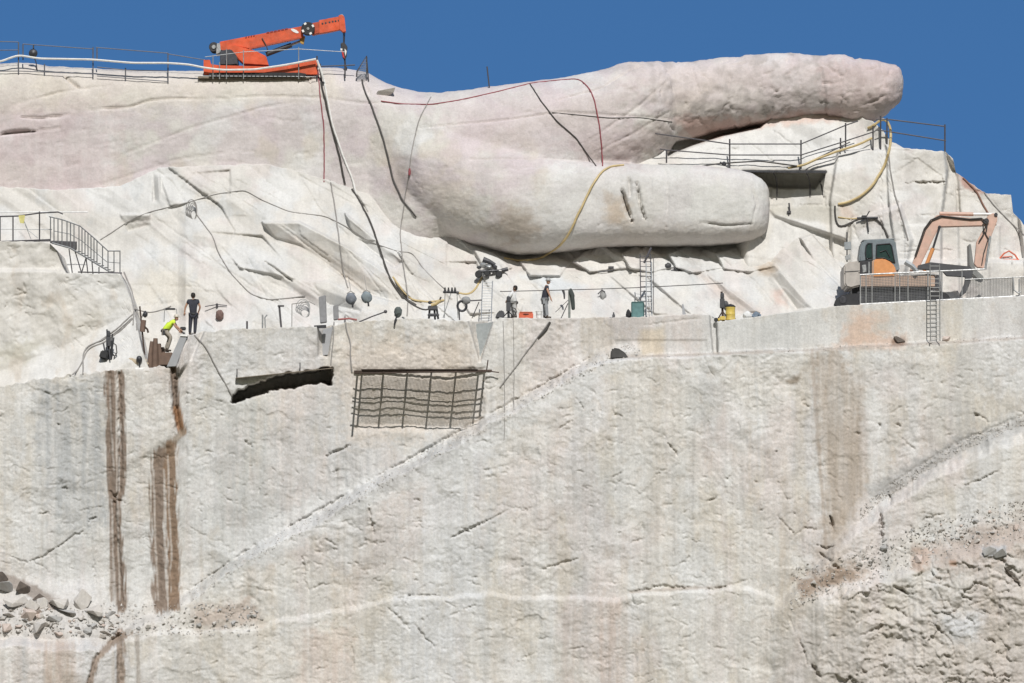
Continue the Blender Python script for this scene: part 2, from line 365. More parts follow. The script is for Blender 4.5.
# notches cut into the terrace edge
block(D, [(318,310),(335,310),(328,357),(318,357)], .8, 1, tx=1.3); block(D, [(465,310),(496,310),(480,362)], .9, 1, tx=1.15)
block(D, [(352,370),(486,370),(482,428),(358,430)], .12, 3, wob=3)
block(D, [(256,384),(275,377),(333,368),(331,384),(312,383),(292,387),(264,392),(248,398),(232,404),(234,395),(244,388)], 2.4, 1, wob=2)
block(D, [(709,308),(716,308),(718,354),(713,354)], .5, .8)
block(D, [(614,340),(706,340),(708,353),(614,358)], .05, 1); carve(D, [(640,326),(700,318)], 1.2, .06)
block(D, [(176,368),(190,330),(205,330),(192,360),(180,372)], .0, 1, tx=1.0)
for x0 in (835, 998, 770): carve(D, [(x0,300),(x0+2,350)], 1., .03)
# colours of the stone itself, plus one painted patch of overhang shade
C = base_col(100, [(PINKISH,.18,.12,-.05,.6,0),(COOL,.3,.1,.0,.45,3),(WHITE,.5,.3,.15,.5,5),((.50,.45,.37),.6,.25,.2,.45,9),(GREYB,1.2,.2,.3,.22,14),(TAN,2.,1.3,.3,.16,20),(WHITE,5.,4.,.25,.35,23),(GREYB,7.,5.,.3,.3,26)])
for i in range(330):
    x = rng.uniform(-130, 1150); y = rng.uniform(340, 640); L = rng.uniform(40, 190); w = rng.uniform(2, 9)
    paint(C, [(x, y), (x+rng.uniform(-3,3), y+L*.5), (x+rng.uniform(-3,4), y+L)], w, rng.choice([WHITE, WHITE*1.02, COOL*.86, GREYB, GREYB*.85, COOL, PINKISH, (.46,.40,.33)]), rng.uniform(.1,.42), 1.1, .4, i)
area(C, [(40,385),(105,378),(112,520),(60,540),(40,470)], COOL*.70, .85, 8, 10, 1, .6)
area(C, [(232,400),(272,400),(280,560),(220,580),(215,480)], (.43,.435,.415), .7, 6, 8, 2, .7)
area(C, [(186,440),(214,420),(214,590),(186,600)], WHITE, .5, 4, 6, 2, .8)
area(C, [(420,430),(500,400),(480,600),(410,600)], (.55,.56,.57), .6, 14, 12, 3, .4)
area(C, [(812,350),(838,349),(858,376),(872,480),(850,520),(826,545),(818,440)], (.38,.325,.27), .9, 5, 6, 4, .45)
area(C, [(822,520),(850,500),(842,570),(812,580)], (.38,.32,.26), .6, 7, 8, 5, .4)
area(C, [(862,400),(880,380),(892,500),(872,520)], WHITE, .7, 5, 6, 6, .5)
area(C, [(950,348),(972,345),(976,440),(955,450)], (.42,.41,.39), .7, 5, 4, 7, .7)
area(C, [(795,580),(850,566),(865,574),(830,588),(802,598)], (.32,.245,.19), .9, 4, 6, 8)
area(C, [(780,640),(1164,520),(1164,830),(790,830)], (.44,.395,.355), .7, 40, 26, 9, .2)
area(C, [(930,545),(1030,515),(1030,548),(940,575)], (.40,.335,.29), .8, 8, 10, 10)
area(C, [(914,545),(936,550),(922,572),(912,570)], (.41,.31,.25), .8, 3, 4, 11); area(C, [(950,560),(956,560),(956,566),(950,566)], (.40,.27,.2), .9, 1, 1)
area(C, [(980,548),(1006,546),(1004,558),(984,558)], (.36,.38,.40), .8, 2, 3); area(C, [(945,618),(985,612),(975,640),(948,640)], (.52,.53,.54), .7, 6, 6)
area(C, [(300,632),(350,630),(352,690),(296,690)], (.54,.455,.40), .7, 8, 8, 12, .5)
area(C, [(40,640),(75,640),(75,690),(44,690)], (.42,.33,.27), .7, 5, 4, 13, .8); area(C, [(600,600),(622,600),(620,690),(596,690)], (.46,.38,.33), .7, 4, 4, 14, .9)
area(C, [(560,605),(580,605),(578,690),(556,690)], (.46,.4,.36), .6, 4, 4, 15, .9); area(C, [(395,596),(470,594),(460,690),(400,690)], (.54,.55,.565), .6, 12, 10, 16, .4)
area(C, [(805,600),(820,600),(824,690),(806,690)], (.33,.30,.26), .6, 3, 3, 17, .7)
area(C, [(855,310),(885,318),(868,330),(905,338),(900,348),(838,346)], (.56,.41,.32), .75, 6, 7, 18); area(C, [(640,330),(664,327),(664,354),(640,356)], (.55,.47,.36), .7, 3, 2, 19)
area(C, [(717,322),(800,312),(800,352),(717,356)], (.53,.53,.515), .6, 6, 4, 20)
area(C, [(200,440),(360,400),(480,430),(330,512),(200,592)], COOL*.88, .4, 14, 10, 33, .6)
area(C, [(200,545),(500,420),(620,350),(640,356),(500,440),(260,566)], (.585,.585,.575), .65, 4, 6, 21)
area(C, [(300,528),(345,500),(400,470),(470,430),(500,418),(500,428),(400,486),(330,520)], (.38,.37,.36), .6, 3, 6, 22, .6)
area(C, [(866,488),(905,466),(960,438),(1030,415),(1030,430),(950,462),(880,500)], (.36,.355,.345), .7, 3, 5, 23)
area(C, [(0,575),(150,615),(150,640),(0,636)], (.50,.48,.455), .8, 5, 4, 24); area(C, [(190,610),(250,600),(262,622),(200,628)], (.43,.36,.31), .8, 5, 6, 25)
area(C, [(0,572),(28,582),(60,600),(66,608),(50,610),(20,590),(0,586)], (.24,.20,.17), .8, 2, 3, 26)  # brown tint painted for the shade of an overhang
for pts, w, c, a in [([(111,372),(112,440),(115,500),(118,560),(122,607)],7,RUST,.95),([(121,374),(123,450),(122,490),(117,503)],4,RUST,.95),([(173,366),(176,405),(182,432)],5,RUST,.95),
                     ([(176,410),(182,432)],5,(.30,.16,.08),.8),([(182,432),(166,450),(156,464)],4,(.27,.22,.17),.8),([(160,455),(157,500),(159,560),(161,606)],9,RUST,.95),([(170,446),(171,500),(174,560),(174,606)],7,(.22,.15,.10),.95),
                     ([(120,632),(121,690)],5,(.27,.21,.165),.9),([(130,632),(110,644),(96,660),(88,690)],4,(.27,.21,.165),.9),([(107,430),(110,500),(112,600)],2,RUST,.7),([(137,636),(139,690)],2.5,(.33,.29,.25),.7),([(812,350),(818,440),(826,545)],2.2,(.33,.27,.22),.45)]:
    paint(C, pts, w, c, a, .4, .6, int(w*7+pts[0][0]))
for x0, y0, y1 in ((116,376,600),(112,500,604),(164,470,604),(154,470,600),(168,455,560),(110,380,470)): paint(C, [(x0,y0),(x0+1,(y0+y1)/2),(x0+4,y1)], 1.2, (.46,.42,.38), .75, .6, .5, x0)
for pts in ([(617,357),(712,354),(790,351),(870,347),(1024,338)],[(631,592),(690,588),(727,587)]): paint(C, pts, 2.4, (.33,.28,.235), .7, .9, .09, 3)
area(C, [(892,340),(905,338),(905,345),(892,346)], (.24,.16,.12), .9, 2, 2); area(C, [(785,380),(800,374),(800,380),(790,386)], (.25,.2,.15), .8, 2, 2)
area(C, [(340,345),(470,335),(480,430),(350,440)], (.58,.50,.42), .6, 12, 10, 27); area(C, [(190,330),(300,328),(310,370),(200,380)], (.53,.53,.53), .45, 10, 10, 28)
DA, CA = D, C
top = T_A(cols); NR = 500
v = np.linspace(0, 1, NR)[:,None]; py = top[None]+(800-top[None])*v; px = np.broadcast_to(cols, py.shape)
co = at_np(px, py, sample(DA, px, py)); cc = sample(CA, px, py)
back = []
for dy in (9., 7., 5., 3.6, 2.6, 1.8, 1.2, .8, .5, .3, .15, .06):
    e = co[0].copy(); e[:,1] += dy; e[:,2] += .05*fbm(e[:,0]*.9, e[:,1]*.9, 3, 70)*min(1, dy*2); back.append(e)
bot = [co[-1]*np.array((1,1,0))+np.array((0,-.5,GROUND_Z-1))]
co2 = np.concatenate([np.array(back), co, np.array(bot)]); cc2 = np.concatenate([np.repeat(cc[:1], len(back), 0), cc, cc[-1:]])
cliff = tag(grid_mesh('cliff_terrain', co2, cc2, m_cliff, smooth=False), kind='structure')

# ---------------------------------------------------------------- B: the slope of stepped, sawn slabs behind the terrace
T_V = [(-150,180),(60,190),(120,186),(150,172),(158,168),(200,166),(265,164),(300,172),(330,181),(385,204),(430,226),(470,246),(515,257),(600,251),(700,251),(760,247),(800,226),(850,250),(1164,255)]
T_B = [(-150,180),(60,190),(120,186),(150,172),(158,168),(200,166),(265,164),(300,172),(330,181),(385,200),(400,205),(440,212),(500,222),(740,225),(768,218),(800,223),(830,238),(850,256),(862,275),(868,300),(880,330),(1164,330)]
setwin(-150, 150, 900, 420)
fl = line(T_A_pts, PXg); f = (fl-PYg)/(fl-line(T_V, PXg))
tgt = np.interp(PXg, [-150,330,480,700,1164], [9.2,9.2,8.9,8.9,8.6])
D = 5.4+f*(tgt-5.4)
D += .28*fbm(Xg*.2, Zg*.25, 2, 40)
wx = Xg+.05*fbm(Xg*.6, Zg*.6, 2, 45); dia = Zg*.78-wx*.62; acr = wx*.78+Zg*.62
va, ea = cells(acr*.22, dia*.75, 51, .8); vb, eb = cells(acr*.45+3, dia*1.5, 53, .8)
D += .17*va+.07*vb+.50*tri(acr*.2, dia*.62, 155, .25)+.24*tri(acr*.42+5, dia*1.25, 156, .3)+.05*tri(acr*1.3, dia*2.6, 157)
for pts, L, w, h in [([(262,218),(300,221),(345,245),(380,268),(415,300)],40,22,.75),([(340,212),(372,238),(402,262),(440,300)],26,16,.6),([(262,260),(292,281),(335,312)],30,6,.3),
   ([(385,236),(420,262),(462,300)],30,14,.5),([(300,280),(350,300),(370,318)],20,12,.4),([(168,232),(230,240),(262,262),(310,298)],60,10,.35),
   ([(590,270),(640,296),(672,318)],40,9,.4),([(648,272),(690,315)],26,8,.4),([(684,268),(730,314)],34,18,.65),([(700,268),(760,312)],20,6,.25),([(745,266),(782,312)],30,6,.3),
   ([(774,262),(818,312)],40,18,.75),([(796,236),(850,292)],24,14,.7),([(806,232),(856,280)],12,6,.3),([(530,272),(575,318)],40,8,.35),([(476,258),(520,318)],30,20,.6),
   ([(600,238),(628,262),(640,270)],20,10,.5),([(628,240),(668,268)],20,10,.5),([(664,248),(700,270)],20,9,.45),([(705,246),(750,268)],20,8,.4),([(745,246),(790,262)],20,8,.35),([(560,238),(600,268)],20,12,.5)]:
    ridge(D, pts, L, w, h*.6)
for poly, ty, tx in (([(262,222),(300,222),(345,246),(385,272),(410,298),(395,302),(362,293),(340,275),(300,245),(275,238)],.75,-.25),([(345,213),(372,236),(402,262),(395,268),(370,250),(350,228)],.7,-.3),
   ([(296,280),(330,281),(365,300),(360,312),(330,306)],.7,-.2),([(398,252),(425,270),(452,300),(440,306),(415,280)],.6,-.3),([(690,270),(704,270),(760,312),(735,312)],.55,-.5),([(766,268),(775,264),(812,308),(796,310)],.6,-.5),
   ([(800,238),(812,234),(845,272),(850,292),(838,285),(815,262)],.75,-.2),([(480,262),(500,265),(525,300),(520,315),(500,290)],.6,-.4),([(153,173),(160,175),(160,202),(153,202)],.2,-1.2),([(120,214),(150,214),(150,226),(128,232)],.8,0),
   ([(600,242),(626,262),(600,263),(590,255)],.8,0),([(555,276),(600,274),(632,302),(602,294)],.35,-.1),([(395,280),(412,284),(425,305),(415,312)],.6,-.4),([(520,300),(545,292),(560,314),(530,316)],.3,-.2),
   ([(645,245),(668,262),(652,268),(636,258)],.7,-.2),([(700,247),(740,262),(730,268),(704,262)],.6,-.2),([(160,176),(230,170),(230,198),(170,206)],-.08,.1),([(610,276),(646,276),(690,314),(655,314)],-.3,.25),([(440,262),(476,262),(500,312),(470,314)],-.3,.2),([(210,232),(262,236),(300,280),(240,268)],-.3,.1),([(820,240),(840,250),(850,270),(842,268)],-.4,.2)):
    block(D, poly, 0, .7, tx=tx, ty=ty)
for poly in ([(572,262),(600,240),(620,250),(632,268),(590,272)],[(622,254),(642,240),(676,267),(652,272),(630,269)],[(668,254),(690,244),(722,268),(694,273),(676,268)],[(716,254),(742,244),(776,266),(750,272),(724,269)],[(520,262),(545,250),(570,262),(560,276),(530,276)],[(474,250),(492,252),(512,268),(500,272),(480,262)]):
    block(D, poly, -.32, .7, tx=.18, ty=-.25)
jb = 271+2*fbm(PXg*.02, PYg*0, 2, 77); hj = sst(480, 520, PXg)*sst(800, 770, PXg)
D += .22*sst(1.2, -1.2, PYg-jb)*hj
hz = .014*fbm(Xg*1.5, Zg*1.5, 4, 55)
D += hz
for pts in ([(130,257),(175,252),(235,265),(268,262)],[(120,285),(200,287)],[(148,216),(182,206),(205,195),(238,192)],[(153,172),(153,200)],[(198,170),(176,196)],[(230,168),(231,190)],[(305,340),(345,300)],[(140,305),(178,303)],
            [(186,245),(210,260)],[(400,262),(455,268)],[(420,300),(425,320)],[(240,240),(262,290),(280,325)],[(510,300),(512,318)],[(605,300),(700,308)]):
    carve(D, pts, 1.1, .05)
for x0, y0, x1, y1 in ((150,214,262,300),(196,172,330,262),(236,180,300,214),(300,176,420,246),(214,262,300,322),(330,230,400,318),(360,262,412,318),(420,232,476,270),(440,256,520,312),(500,262,560,312),(548,258,620,316),(580,244,660,312),(620,262,690,318),(676,250,730,300),(716,252,770,312),(740,268,780,312)):
    carve(D, [(x0,y0),((x0+x1)/2+2,(y0+y1)/2-2),(x1,y1)], 1.0, .06, False, .5)
carve(D, [(265,262),(278,271),(292,281)], 2., .3, True, .2); carve(D, [(355,193),(368,214)], 1.8, .2, True, .2)
rng = random.Random(5); cracks(D, None, 90, (120, 175, 860, 330), rng, wide=(.7,1.1), dep=(.02,.06), ang=(20,50), ln=(10,40), steep=.15)
C = base_col(200, [((.53,.51,.475),.3,.3,-.2,.8,0),(WHITE*.94,.25,.35,-.15,.8,2),(PINKISH,.5,.5,.15,.45,4),(COOL,.8,.6,.25,.5,6)])
area(C, [(690,270),(700,270),(762,312),(735,312)], (.55,.47,.42), .6, 4, 3); area(C, [(150,268),(190,270),(200,300),(120,310)], (.59,.55,.47), .5, 8, 8)
area(C, [(755,262),(775,262),(776,275),(760,275)], (.42,.34,.26), .8, 4, 4); area(C, [(772,290),(782,290),(786,306),(774,304)], (.55,.40,.34), .6, 3, 3)
area(C, [(520,276),(556,276),(590,288),(560,292)], (.55,.58,.60), .7, 3, 3); area(C, [(680,253),(706,252),(700,266),(684,266)], (.36,.34,.32), .6, 4, 5)
area(C, [(262,232),(300,238),(345,262),(380,286),(350,290),(320,256)], (.54,.48,.42), .5, 5, 4)
DB, CB = D, C
bc = cols[(cols > -141) & (cols < 900)]
bot_y = T_A(bc)+26; top_y = line(T_B, bc)+1.0*fbm(bc*.08, bc*0, 4, 83); NR = 190
v = np.linspace(0, 1, NR)[:,None]; py = top_y[None]+(bot_y-top_y)[None]*v; px = np.broadcast_to(bc, py.shape)
co = at_np(px, py, sample(DB, px, py)); cc = sample(CB, px, py)
back = []
for dy in (8., 4., 1.5, .6, .2): e = co[0].copy(); e[:,1] += dy; e[:,2] += .03; back.append(e)
slope = tag(grid_mesh('slab_hillside', np.concatenate([np.array(back), co]), np.concatenate([np.repeat(cc[:1], 5, 0), cc]), m_cut, smooth=False), kind='structure')

# ---------------------------------------------------------------- E: the block at the far left that carries the stair
T_E = [(-140,237),(0,241),(48,242),(56,250),(62,266),(66,273),(120,274),(126,286),(131,300),(136,322),(142,350),(150,372)]
setwin(-150, 225, 160, 430)
D = 3.4-.03*(PYg-250)/PXM
low = PYg-line([(-140,405),(0,372),(70,343),(133,312),(150,300)], PXg)
D -= 1.75*np.clip(low/42, 0, 1.15)*.9
D += .05*fbm(Xg*.8, Zg*.8, 4, 90)+.03*fbm(Xg*2.5, Zg*2.5, 3, 92)+sst(0, -4, PYg-272)*.4
va, ea = cells(Xg*.7, Zg*.8, 95); D += .02*va+.22*tri(Xg*.5, Zg*.5, 161)+.07*tri(Xg*1.5, Zg*1.7, 162)+.025*tri(Xg*4, Zg*4.5, 163)
rng = random.Random(9); cracks(D, None, 60, (0, 245, 130, 350), rng, wide=(.7,1.2), dep=(.03,.09))
C = base_col(300, [((.565,.54,.495),.3,.3,-.2,.7,0),(WHITE,.3,.3,.1,.6,2),(TAN,.9,.5,.35,.3,5)])
area(C, [(14,270),(22,262),(24,300),(14,330)], (.46,.43,.39), .6, 3, 3, 2); area(C, [(0,345),(40,340),(30,360),(0,366)], (.46,.44,.37), .6, 6, 8, 4); area(C, [(75,318),(120,305),(90,330),(60,338)], (.47,.44,.38), .5, 5, 6, 5)
DE, CE = D, C
ec = np.concatenate([np.arange(-140,0,3.), np.arange(0,150,1.)])
top_y = line(T_E, ec)+.8*fbm(ec*.1, ec*0, 4, 87); bot_y = T_A(ec)+22; NR = 170
v = np.linspace(0, 1, NR)[:,None]; py = top_y[None]+(bot_y-top_y)[None]*v; px = np.broadcast_to(ec, py.shape)
co = at_np(px, py, sample(DE, px, py)); cc = sample(CE, px, py)
back = []
for dy in (8., 4., 2., 1., .4, .12): e = co[0].copy(); e[:,1] += dy; back.append(e)
leftblock = tag(grid_mesh('terrace_terrain', np.concatenate([np.array(back), co]), np.concatenate([np.repeat(cc[:1], 6, 0), cc]), m_cut, smooth=False), kind='structure')

# ---------------------------------------------------------------- C: the quarried rock under the pointing finger
T_C = [(560,170),(600,168),(640,163),(660,150),(676,140),(690,133),(720,127),(760,119),(800,112),(830,111),(858,116),(874,122),(884,132),(892,142),(905,148),(928,150),(946,152),(953,159),(956,172),(970,183),(985,193),(1011,195),(1013,212),(1024,225),(1050,250),(1164,320)]
setwin(550, 100, 1170, 340)
D = 8.9-(PYg-168)/130*1.1
D += np.clip((168-PYg)/50, 0, 1.2)*1.15*sst(885, 850, PXg)
D += 3.5*sst(750, 715, PXg)*sst(172, 190, PYg)
D += .35*fbm(Xg*.25, Zg*.25, 2, 41)*.5+.03*fbm(Xg*1.6, Zg*1.6, 4, 42)
va, ea = cells(Xg*.33+.1*Zg, Zg*.45, 57, .7); vb, eb = cells(Xg*.9, Zg*.8, 58, .8); D += .06*va+.03*vb+.35*tri(Xg*.45, Zg*.5, 158, .3)+.14*tri(Xg*1.1+2, Zg*1.0, 159)+.03*tri(Xg*3, Zg*3, 160)
block(D, [(742,172),(826,172),(815,188),(775,187),(757,181)], .6, 1.2)
block(D, [(768,208),(840,205),(850,222),(846,240),(775,216)], -.22, 1.5, ty=-.3)
block(D, [(838,150),(886,150),(890,200),(894,240),(900,335),(835,335),(830,200)], -.5, 1.2)
block(D, [(662,120),(690,124),(720,120),(772,114),(760,127),(722,136),(692,146),(668,156)], 1.6, 1.5)
block(D, [(886,145),(944,150),(948,170),(942,215),(940,335),(900,335),(894,240),(889,200)], -.8, 1.2)
block(D, [(944,150),(957,172),(960,215),(936,215),(946,180)], .3, 1.5, tx=.8); block(D, [(957,170),(1015,190),(1030,300),(960,300)], .5, 1.5, tx=.1)
block(D, [(990,215),(1060,215),(1100,320),(990,320)], .4, 2, tx=.3); block(D, [(905,225),(1000,225),(1000,262),(905,262)], -.1, 1)
block(D, [(850,222),(900,205),(912,240),(900,300),(850,300)], -.4, 2, tx=-.1); block(D, [(880,262),(1164,258),(1164,330),(880,330)], -.9, 2)
for pts in ([(886,148),(890,190),(897,200),(902,230),(908,250)],[(905,183),(945,182)],[(880,150),(882,240)],[(820,180),(826,207)],[(770,186),(772,205)],[(900,252),(962,249)],[(800,205),(842,206)],[(850,216),(858,240)],[(878,216),(888,236)],[(740,135),(770,160),(790,170)],[(700,150),(742,150)],[(772,130),(800,150)],[(915,215),(940,214)]):
    carve(D, pts, 1.1, .09)
carve(D, [(915,183),(944,182)], 1.4, .25)
rng = random.Random(15); cracks(D, None, 70, (680, 120, 1020, 280), rng, wide=(.7,1.1), dep=(.03,.09), ln=(8,26), steep=.4)
C = base_col(400, [((.575,.55,.505),.3,.3,-.2,.8,0),(WHITE,.3,.35,.0,.6,2),(PINKISH,.5,.5,.2,.5,4)])
area(C, [(680,140),(740,122),(830,118),(855,135),(800,165),(690,166)], WHITE, .7, 6, 5, 2); area(C, [(782,124),(800,122),(835,140),(820,148)], (.42,.41,.39), .7, 2, 2)
area(C, [(676,140),(720,127),(800,117),(840,114),(840,120),(760,126),(700,140)], (.55,.36,.29), .6, 3, 3); area(C, [(770,207),(846,204),(850,226),(775,216)], (.44,.42,.37), .8, 2, 2)  # last area paints the shaded grey of a ledge face looking down
area(C, [(898,165),(915,165),(912,190),(900,190)], (.46,.43,.40), .6, 5, 5, 3); area(C, [(958,172),(975,186),(990,194),(975,194),(960,184)], (.36,.2,.16), .8, 2, 3)
area(C, [(838,205),(850,206),(858,218),(842,218)], (.52,.41,.34), .6, 2, 2)
DC, CC = D, C
ccx = np.concatenate([np.arange(560,1024,1.), np.arange(1024,1165,3.)])
top_y = line(T_C, ccx)+.9*fbm(ccx*.13, ccx*0, 4, 88); NR = 210
v = np.linspace(0, 1, NR)[:,None]; py = top_y[None]+(330-top_y)[None]*v; px = np.broadcast_to(ccx, py.shape)
co = at_np(px, py, sample(DC, px, py)); cc = sample(CC, px, py)
back = []
for dy in (16., 8., 4., 2., 1., .4, .12): e = co[0].copy(); e[:,1] += dy; e[:,2] -= .02*dy; back.append(e)
rightrock = tag(grid_mesh('summit_terrain', np.concatenate([np.array(back), co]), np.concatenate([np.repeat(cc[:1], 7, 0), cc]), m_cut, smooth=False), kind='structure')

# ---------------------------------------------------------------- the plain at the foot of the cliff
gm = mat('dry_grass_ground', (.16,.15,.09), .95, 0, .35, .05, .3, (.25,.22,.17))
g = MB(); g.add([(-4000,-4000,GROUND_Z),(4000,-4000,GROUND_Z),(4000,4000,GROUND_Z),(-4000,4000,GROUND_Z)], [(0,1,2,3)])
tag(g.build('ground', gm), kind='structure')

# ================================================================ THE CARVED HAND
SIL = [(-150,74),(0,73),(30,72),(60,76),(150,80),(200,80),(315,77),(340,76),(368,79),(380,86),(398,93),(420,96),(440,95),(500,87),(560,79),(600,71),(630,64),(660,61),(680,61),(740,56),(800,54)]
def loft(st, nseg=56):
    "st: (px, top py, bottom py, depth centre, depth radius, exponent) -> a closed tube"
    vs = []; fs = []; n = nseg
    for px, t, b, yc, ry, ex in st:
        for k in range(n):
            a = 6.28318*k/n; c, s = math.cos(a), math.sin(a)
            cy = math.copysign(abs(c)**(2/ex), c); cz = math.copysign(abs(s)**(2/ex), s)
            vs.append(at(px, (t+b)/2-cz*(b-t)/2, yc) + Vector((0, -cy*ry, 0)))
    for i in range(len(st)-1):
        for k in range(n): fs.append((i*n+k, i*n+(k+1) % n, (i+1)*n+(k+1) % n, (i+1)*n+k))
    fs.append(tuple(range(n))); fs.append(tuple((len(st)-1)*n+k for k in range(n))[::-1])
    return vs, fs
def dense(keys, step):
    k = np.array(keys, float); xs = np.unique(np.concatenate([np.arange(k[0,0], k[-1,0], step), k[:,0]]))
    return [[x]+[float(np.interp(x, k[:,0], k[:,j])) for j in range(1, k.shape[1])] for x in xs]
arm = dense([(-150,0,330,15,5.6,7),(330,0,330,15,5.5,7),(372,0,318,14.6,5.3,5),(400,0,290,13.5,4.9,3.6),(440,0,262,12.2,4.3,2.9),(500,0,236,11.4,3.7,2.5),(560,0,212,11.0,3.3,2.4),(600,0,190,10.8,3.0,2.3),(640,0,176,10.6,2.6,2.3),(658,0,166,10.6,2.3,2.2),(668,3,156,10.6,1.9,2.1),(675,14,140,10.6,1.3,2),(679,28,124,10.6,.6,2)], 6)
arm = [[x, float(line(SIL, x))+t, b, yc, ry, ex] for x, t, b, yc, ry, ex in arm]
finger = dense([(590,75,142,10.8,1.5,2),(640,64,150,10.6,1.75,2.1),(680,61,140,10.9,1.8,2.2),(720,58.5,131,11.1,1.75,2.3),(760,56,124,11.1,1.7,2.3),(800,54,118,11.1,1.65,2.3),(822,54,116,11.1,1.6,2.3),(836,55,119,11.1,1.6,2.3),(852,58,123,11.1,1.6,2.3),(872,61,122,11.1,1.55,2.3),(886,63,115,11.1,1.45,2.3),(896,66,107,11.1,1.2,2.3),(901.5,71,100,11.1,.9,2.2),(904,77,92,11.1,.45,2)], 5)
thumb = dense([(385,150,200,11.2,1.3,2),(398,130,214,11.0,2.4,2),(420,120,229,10.6,3.0,2),(450,124,241,10.0,2.95,2.1),(490,138,251,9.4,2.7,2.2),(520,150,256,9.0,2.4,2.3),(560,161,252,8.75,2.1,2.7),(600,164,247,8.65,1.95,3.0),(650,165,247,8.6,1.95,3.0),(700,167,246,8.6,1.9,3.2),(735,170,244,8.6,1.8,3.2),(752,174,241,8.6,1.6,3.2),(762,180,236,8.6,1.3,3.0),(767,187,230,8.6,1.0,2.8),(769,196,222,8.6,.6,2.4)], 5)
vs = []; fs = []
for st in (arm, finger, thumb):
    a, b = loft(st); o = len(vs); vs += a; fs += [[i+o for i in q] for q in b]
me = bpy.data.meshes.new('stone_hand'); me.from_pydata(vs, [], fs); me.update()
bm = bmesh.new(); bm.from_mesh(me); bmesh.ops.recalc_face_normals(bm, faces=bm.faces); bm.to_mesh(me); bm.free()
tmp = bpy.data.objects.new('stone_hand', me); COL.objects.link(tmp)
md = tmp.modifiers.new('r', 'REMESH'); md.mode = 'VOXEL'; md.voxel_size = .075
sm = tmp.modifiers.new('s', 'SMOOTH'); sm.factor = .5; sm.iterations = 22
dg = bpy.context.evaluated_depsgraph_get(); me2 = bpy.data.meshes.new_from_object(tmp.evaluated_get(dg)); bpy.data.objects.remove(tmp)
nv = len(me2.vertices); co = np.empty(nv*3, np.float32); me2.vertices.foreach_get('co', co); co = co.reshape(-1, 3).astype(float)
no = np.empty(nv*3, np.float32); me2.vertices.foreach_get('normal', no); no = no.reshape(-1, 3)
hx, hy = proj_np(co)
setwin(-150, 40, 920, 340)
Dh = np.zeros((H, W)); C = base_col(500, [((.53,.48,.475),.22,.3,-.4,.8,0),((.505,.44,.45),.5,.6,.0,.6,2),(WHITE,.35,.4,.15,.55,4),((.52,.47,.38),.5,.4,.3,.45,7)])
wx = Xg+.2*fbm(Xg*1.1, Zg*1.1, 3, 5); va, ea = cells(wx*.55, Zg*.6, 63); vb, eb = cells(wx*1.7, Zg*1.9, 64); vc, ec = cells(wx*4.2, Zg*4.6, 65)
fing = sst(560, 650, PXg)*sst(166, 150, PYg)
area(C, [(640,64),(780,56),(830,56),(830,118),(680,138)], (.52,.445,.425), .45, 10, 12, 41)
mk = (.7*sst(.0,.45, fbm(Xg*1.6, Zg*1.8, 4, 520))*fing)[...,None]; C = C*(1-mk)+np.array((.37,.335,.315))*mk
Dh += (.03*va+.02*vb+.012*vc)*(.15+.85*fing)+(.12*tri(Xg*.7, Zg*.8, 170)+.07*tri(Xg*1.8, Zg*2, 171)+.025*tri(Xg*5, Zg*5, 172))*(.35+.75*fing)+(.05*fbm(Xg*.5, Zg*.5, 2, 66)+.015*fbm(Xg*1.7, Zg*1.7, 4, 67))*(.5+.6*fing)
rng = random.Random(23)
cracks(Dh, None, 150, (-100, 85, 660, 230), rng, wide=(.7,1.2), dep=(.02,.07), ang=(-20,10), ln=(8,34), steep=.12)
cracks(Dh, None, 90, (640, 58, 905, 125), rng, wide=(.8,1.5), dep=(.04,.12), ang=(-40,40), ln=(6,26), steep=.4)
for pts, w, d in [([(0,134),(14,132),(34,131)],2,.35),([(34,131),(60,128)],1,.1),([(22,117),(40,118),(68,115)],1.5,.15),([(90,109),(130,107),(150,100),(180,98),(204,99)],1.4,.12),([(204,99),(260,96),(318,97),(360,103),(420,104)],1,.06),
   ([(120,156),(190,128),(260,108),(300,101)],1,.06),([(64,76),(74,84),(80,88)],2,.2),([(12,105),(60,92),(110,85)],1,.05),([(100,185),(175,160),(240,150)],1,.05),([(310,77),(311,97)],1.2,.12),([(363,80),(370,95)],1.2,.12),
   ([(420,128),(505,120),(560,112),(660,118),(672,119)],1.1,.08),([(470,159),(540,158),(600,162)],1.1,.07),([(560,100),(600,88),(640,66)],1.2,.08),([(590,140),(640,105),(668,80)],1.2,.07),([(600,150),(640,130),(668,112)],1,.06),
   ([(622,190),(626,205),(632,222)],1.9,.5),([(629,178),(630,196)],1.5,.3),([(637,182),(640,205),(645,220)],1.6,.4),([(650,178),(650,200)],1.,.1),([(666,170),(668,200),(666,228)],1.3,.09),([(700,222),(725,226),(752,224)],1.5,.12),([(752,224),(757,205),(752,185)],1.3,.08),([(820,64),(824,90),(826,114)],2,.1),
   ([(690,62),(700,95)],1.2,.07),([(835,60),(842,85),(840,112)],1.4,.07)]: carve(Dh, pts, w*1.1, d*1.35, True, .12)
area(C, [(-150,60),(330,60),(345,100),(200,101),(100,112),(-150,118)], (.575,.53,.46), .6, 5, 4, 3); area(C, [(560,164),(770,168),(775,250),(540,256),(470,248)], (.58,.575,.55), .7, 12, 10, 4)
area(C, [(500,205),(530,208),(540,232),(515,250),(496,235)], (.40,.34,.28), .75, 8, 8, 5); area(C, [(605,195),(625,200),(630,225),(606,222)], (.42,.33,.24), .7, 6, 6, 6); area(C, [(420,180),(470,175),(480,225),(440,215)], (.57,.51,.43), .5, 10, 10, 7)
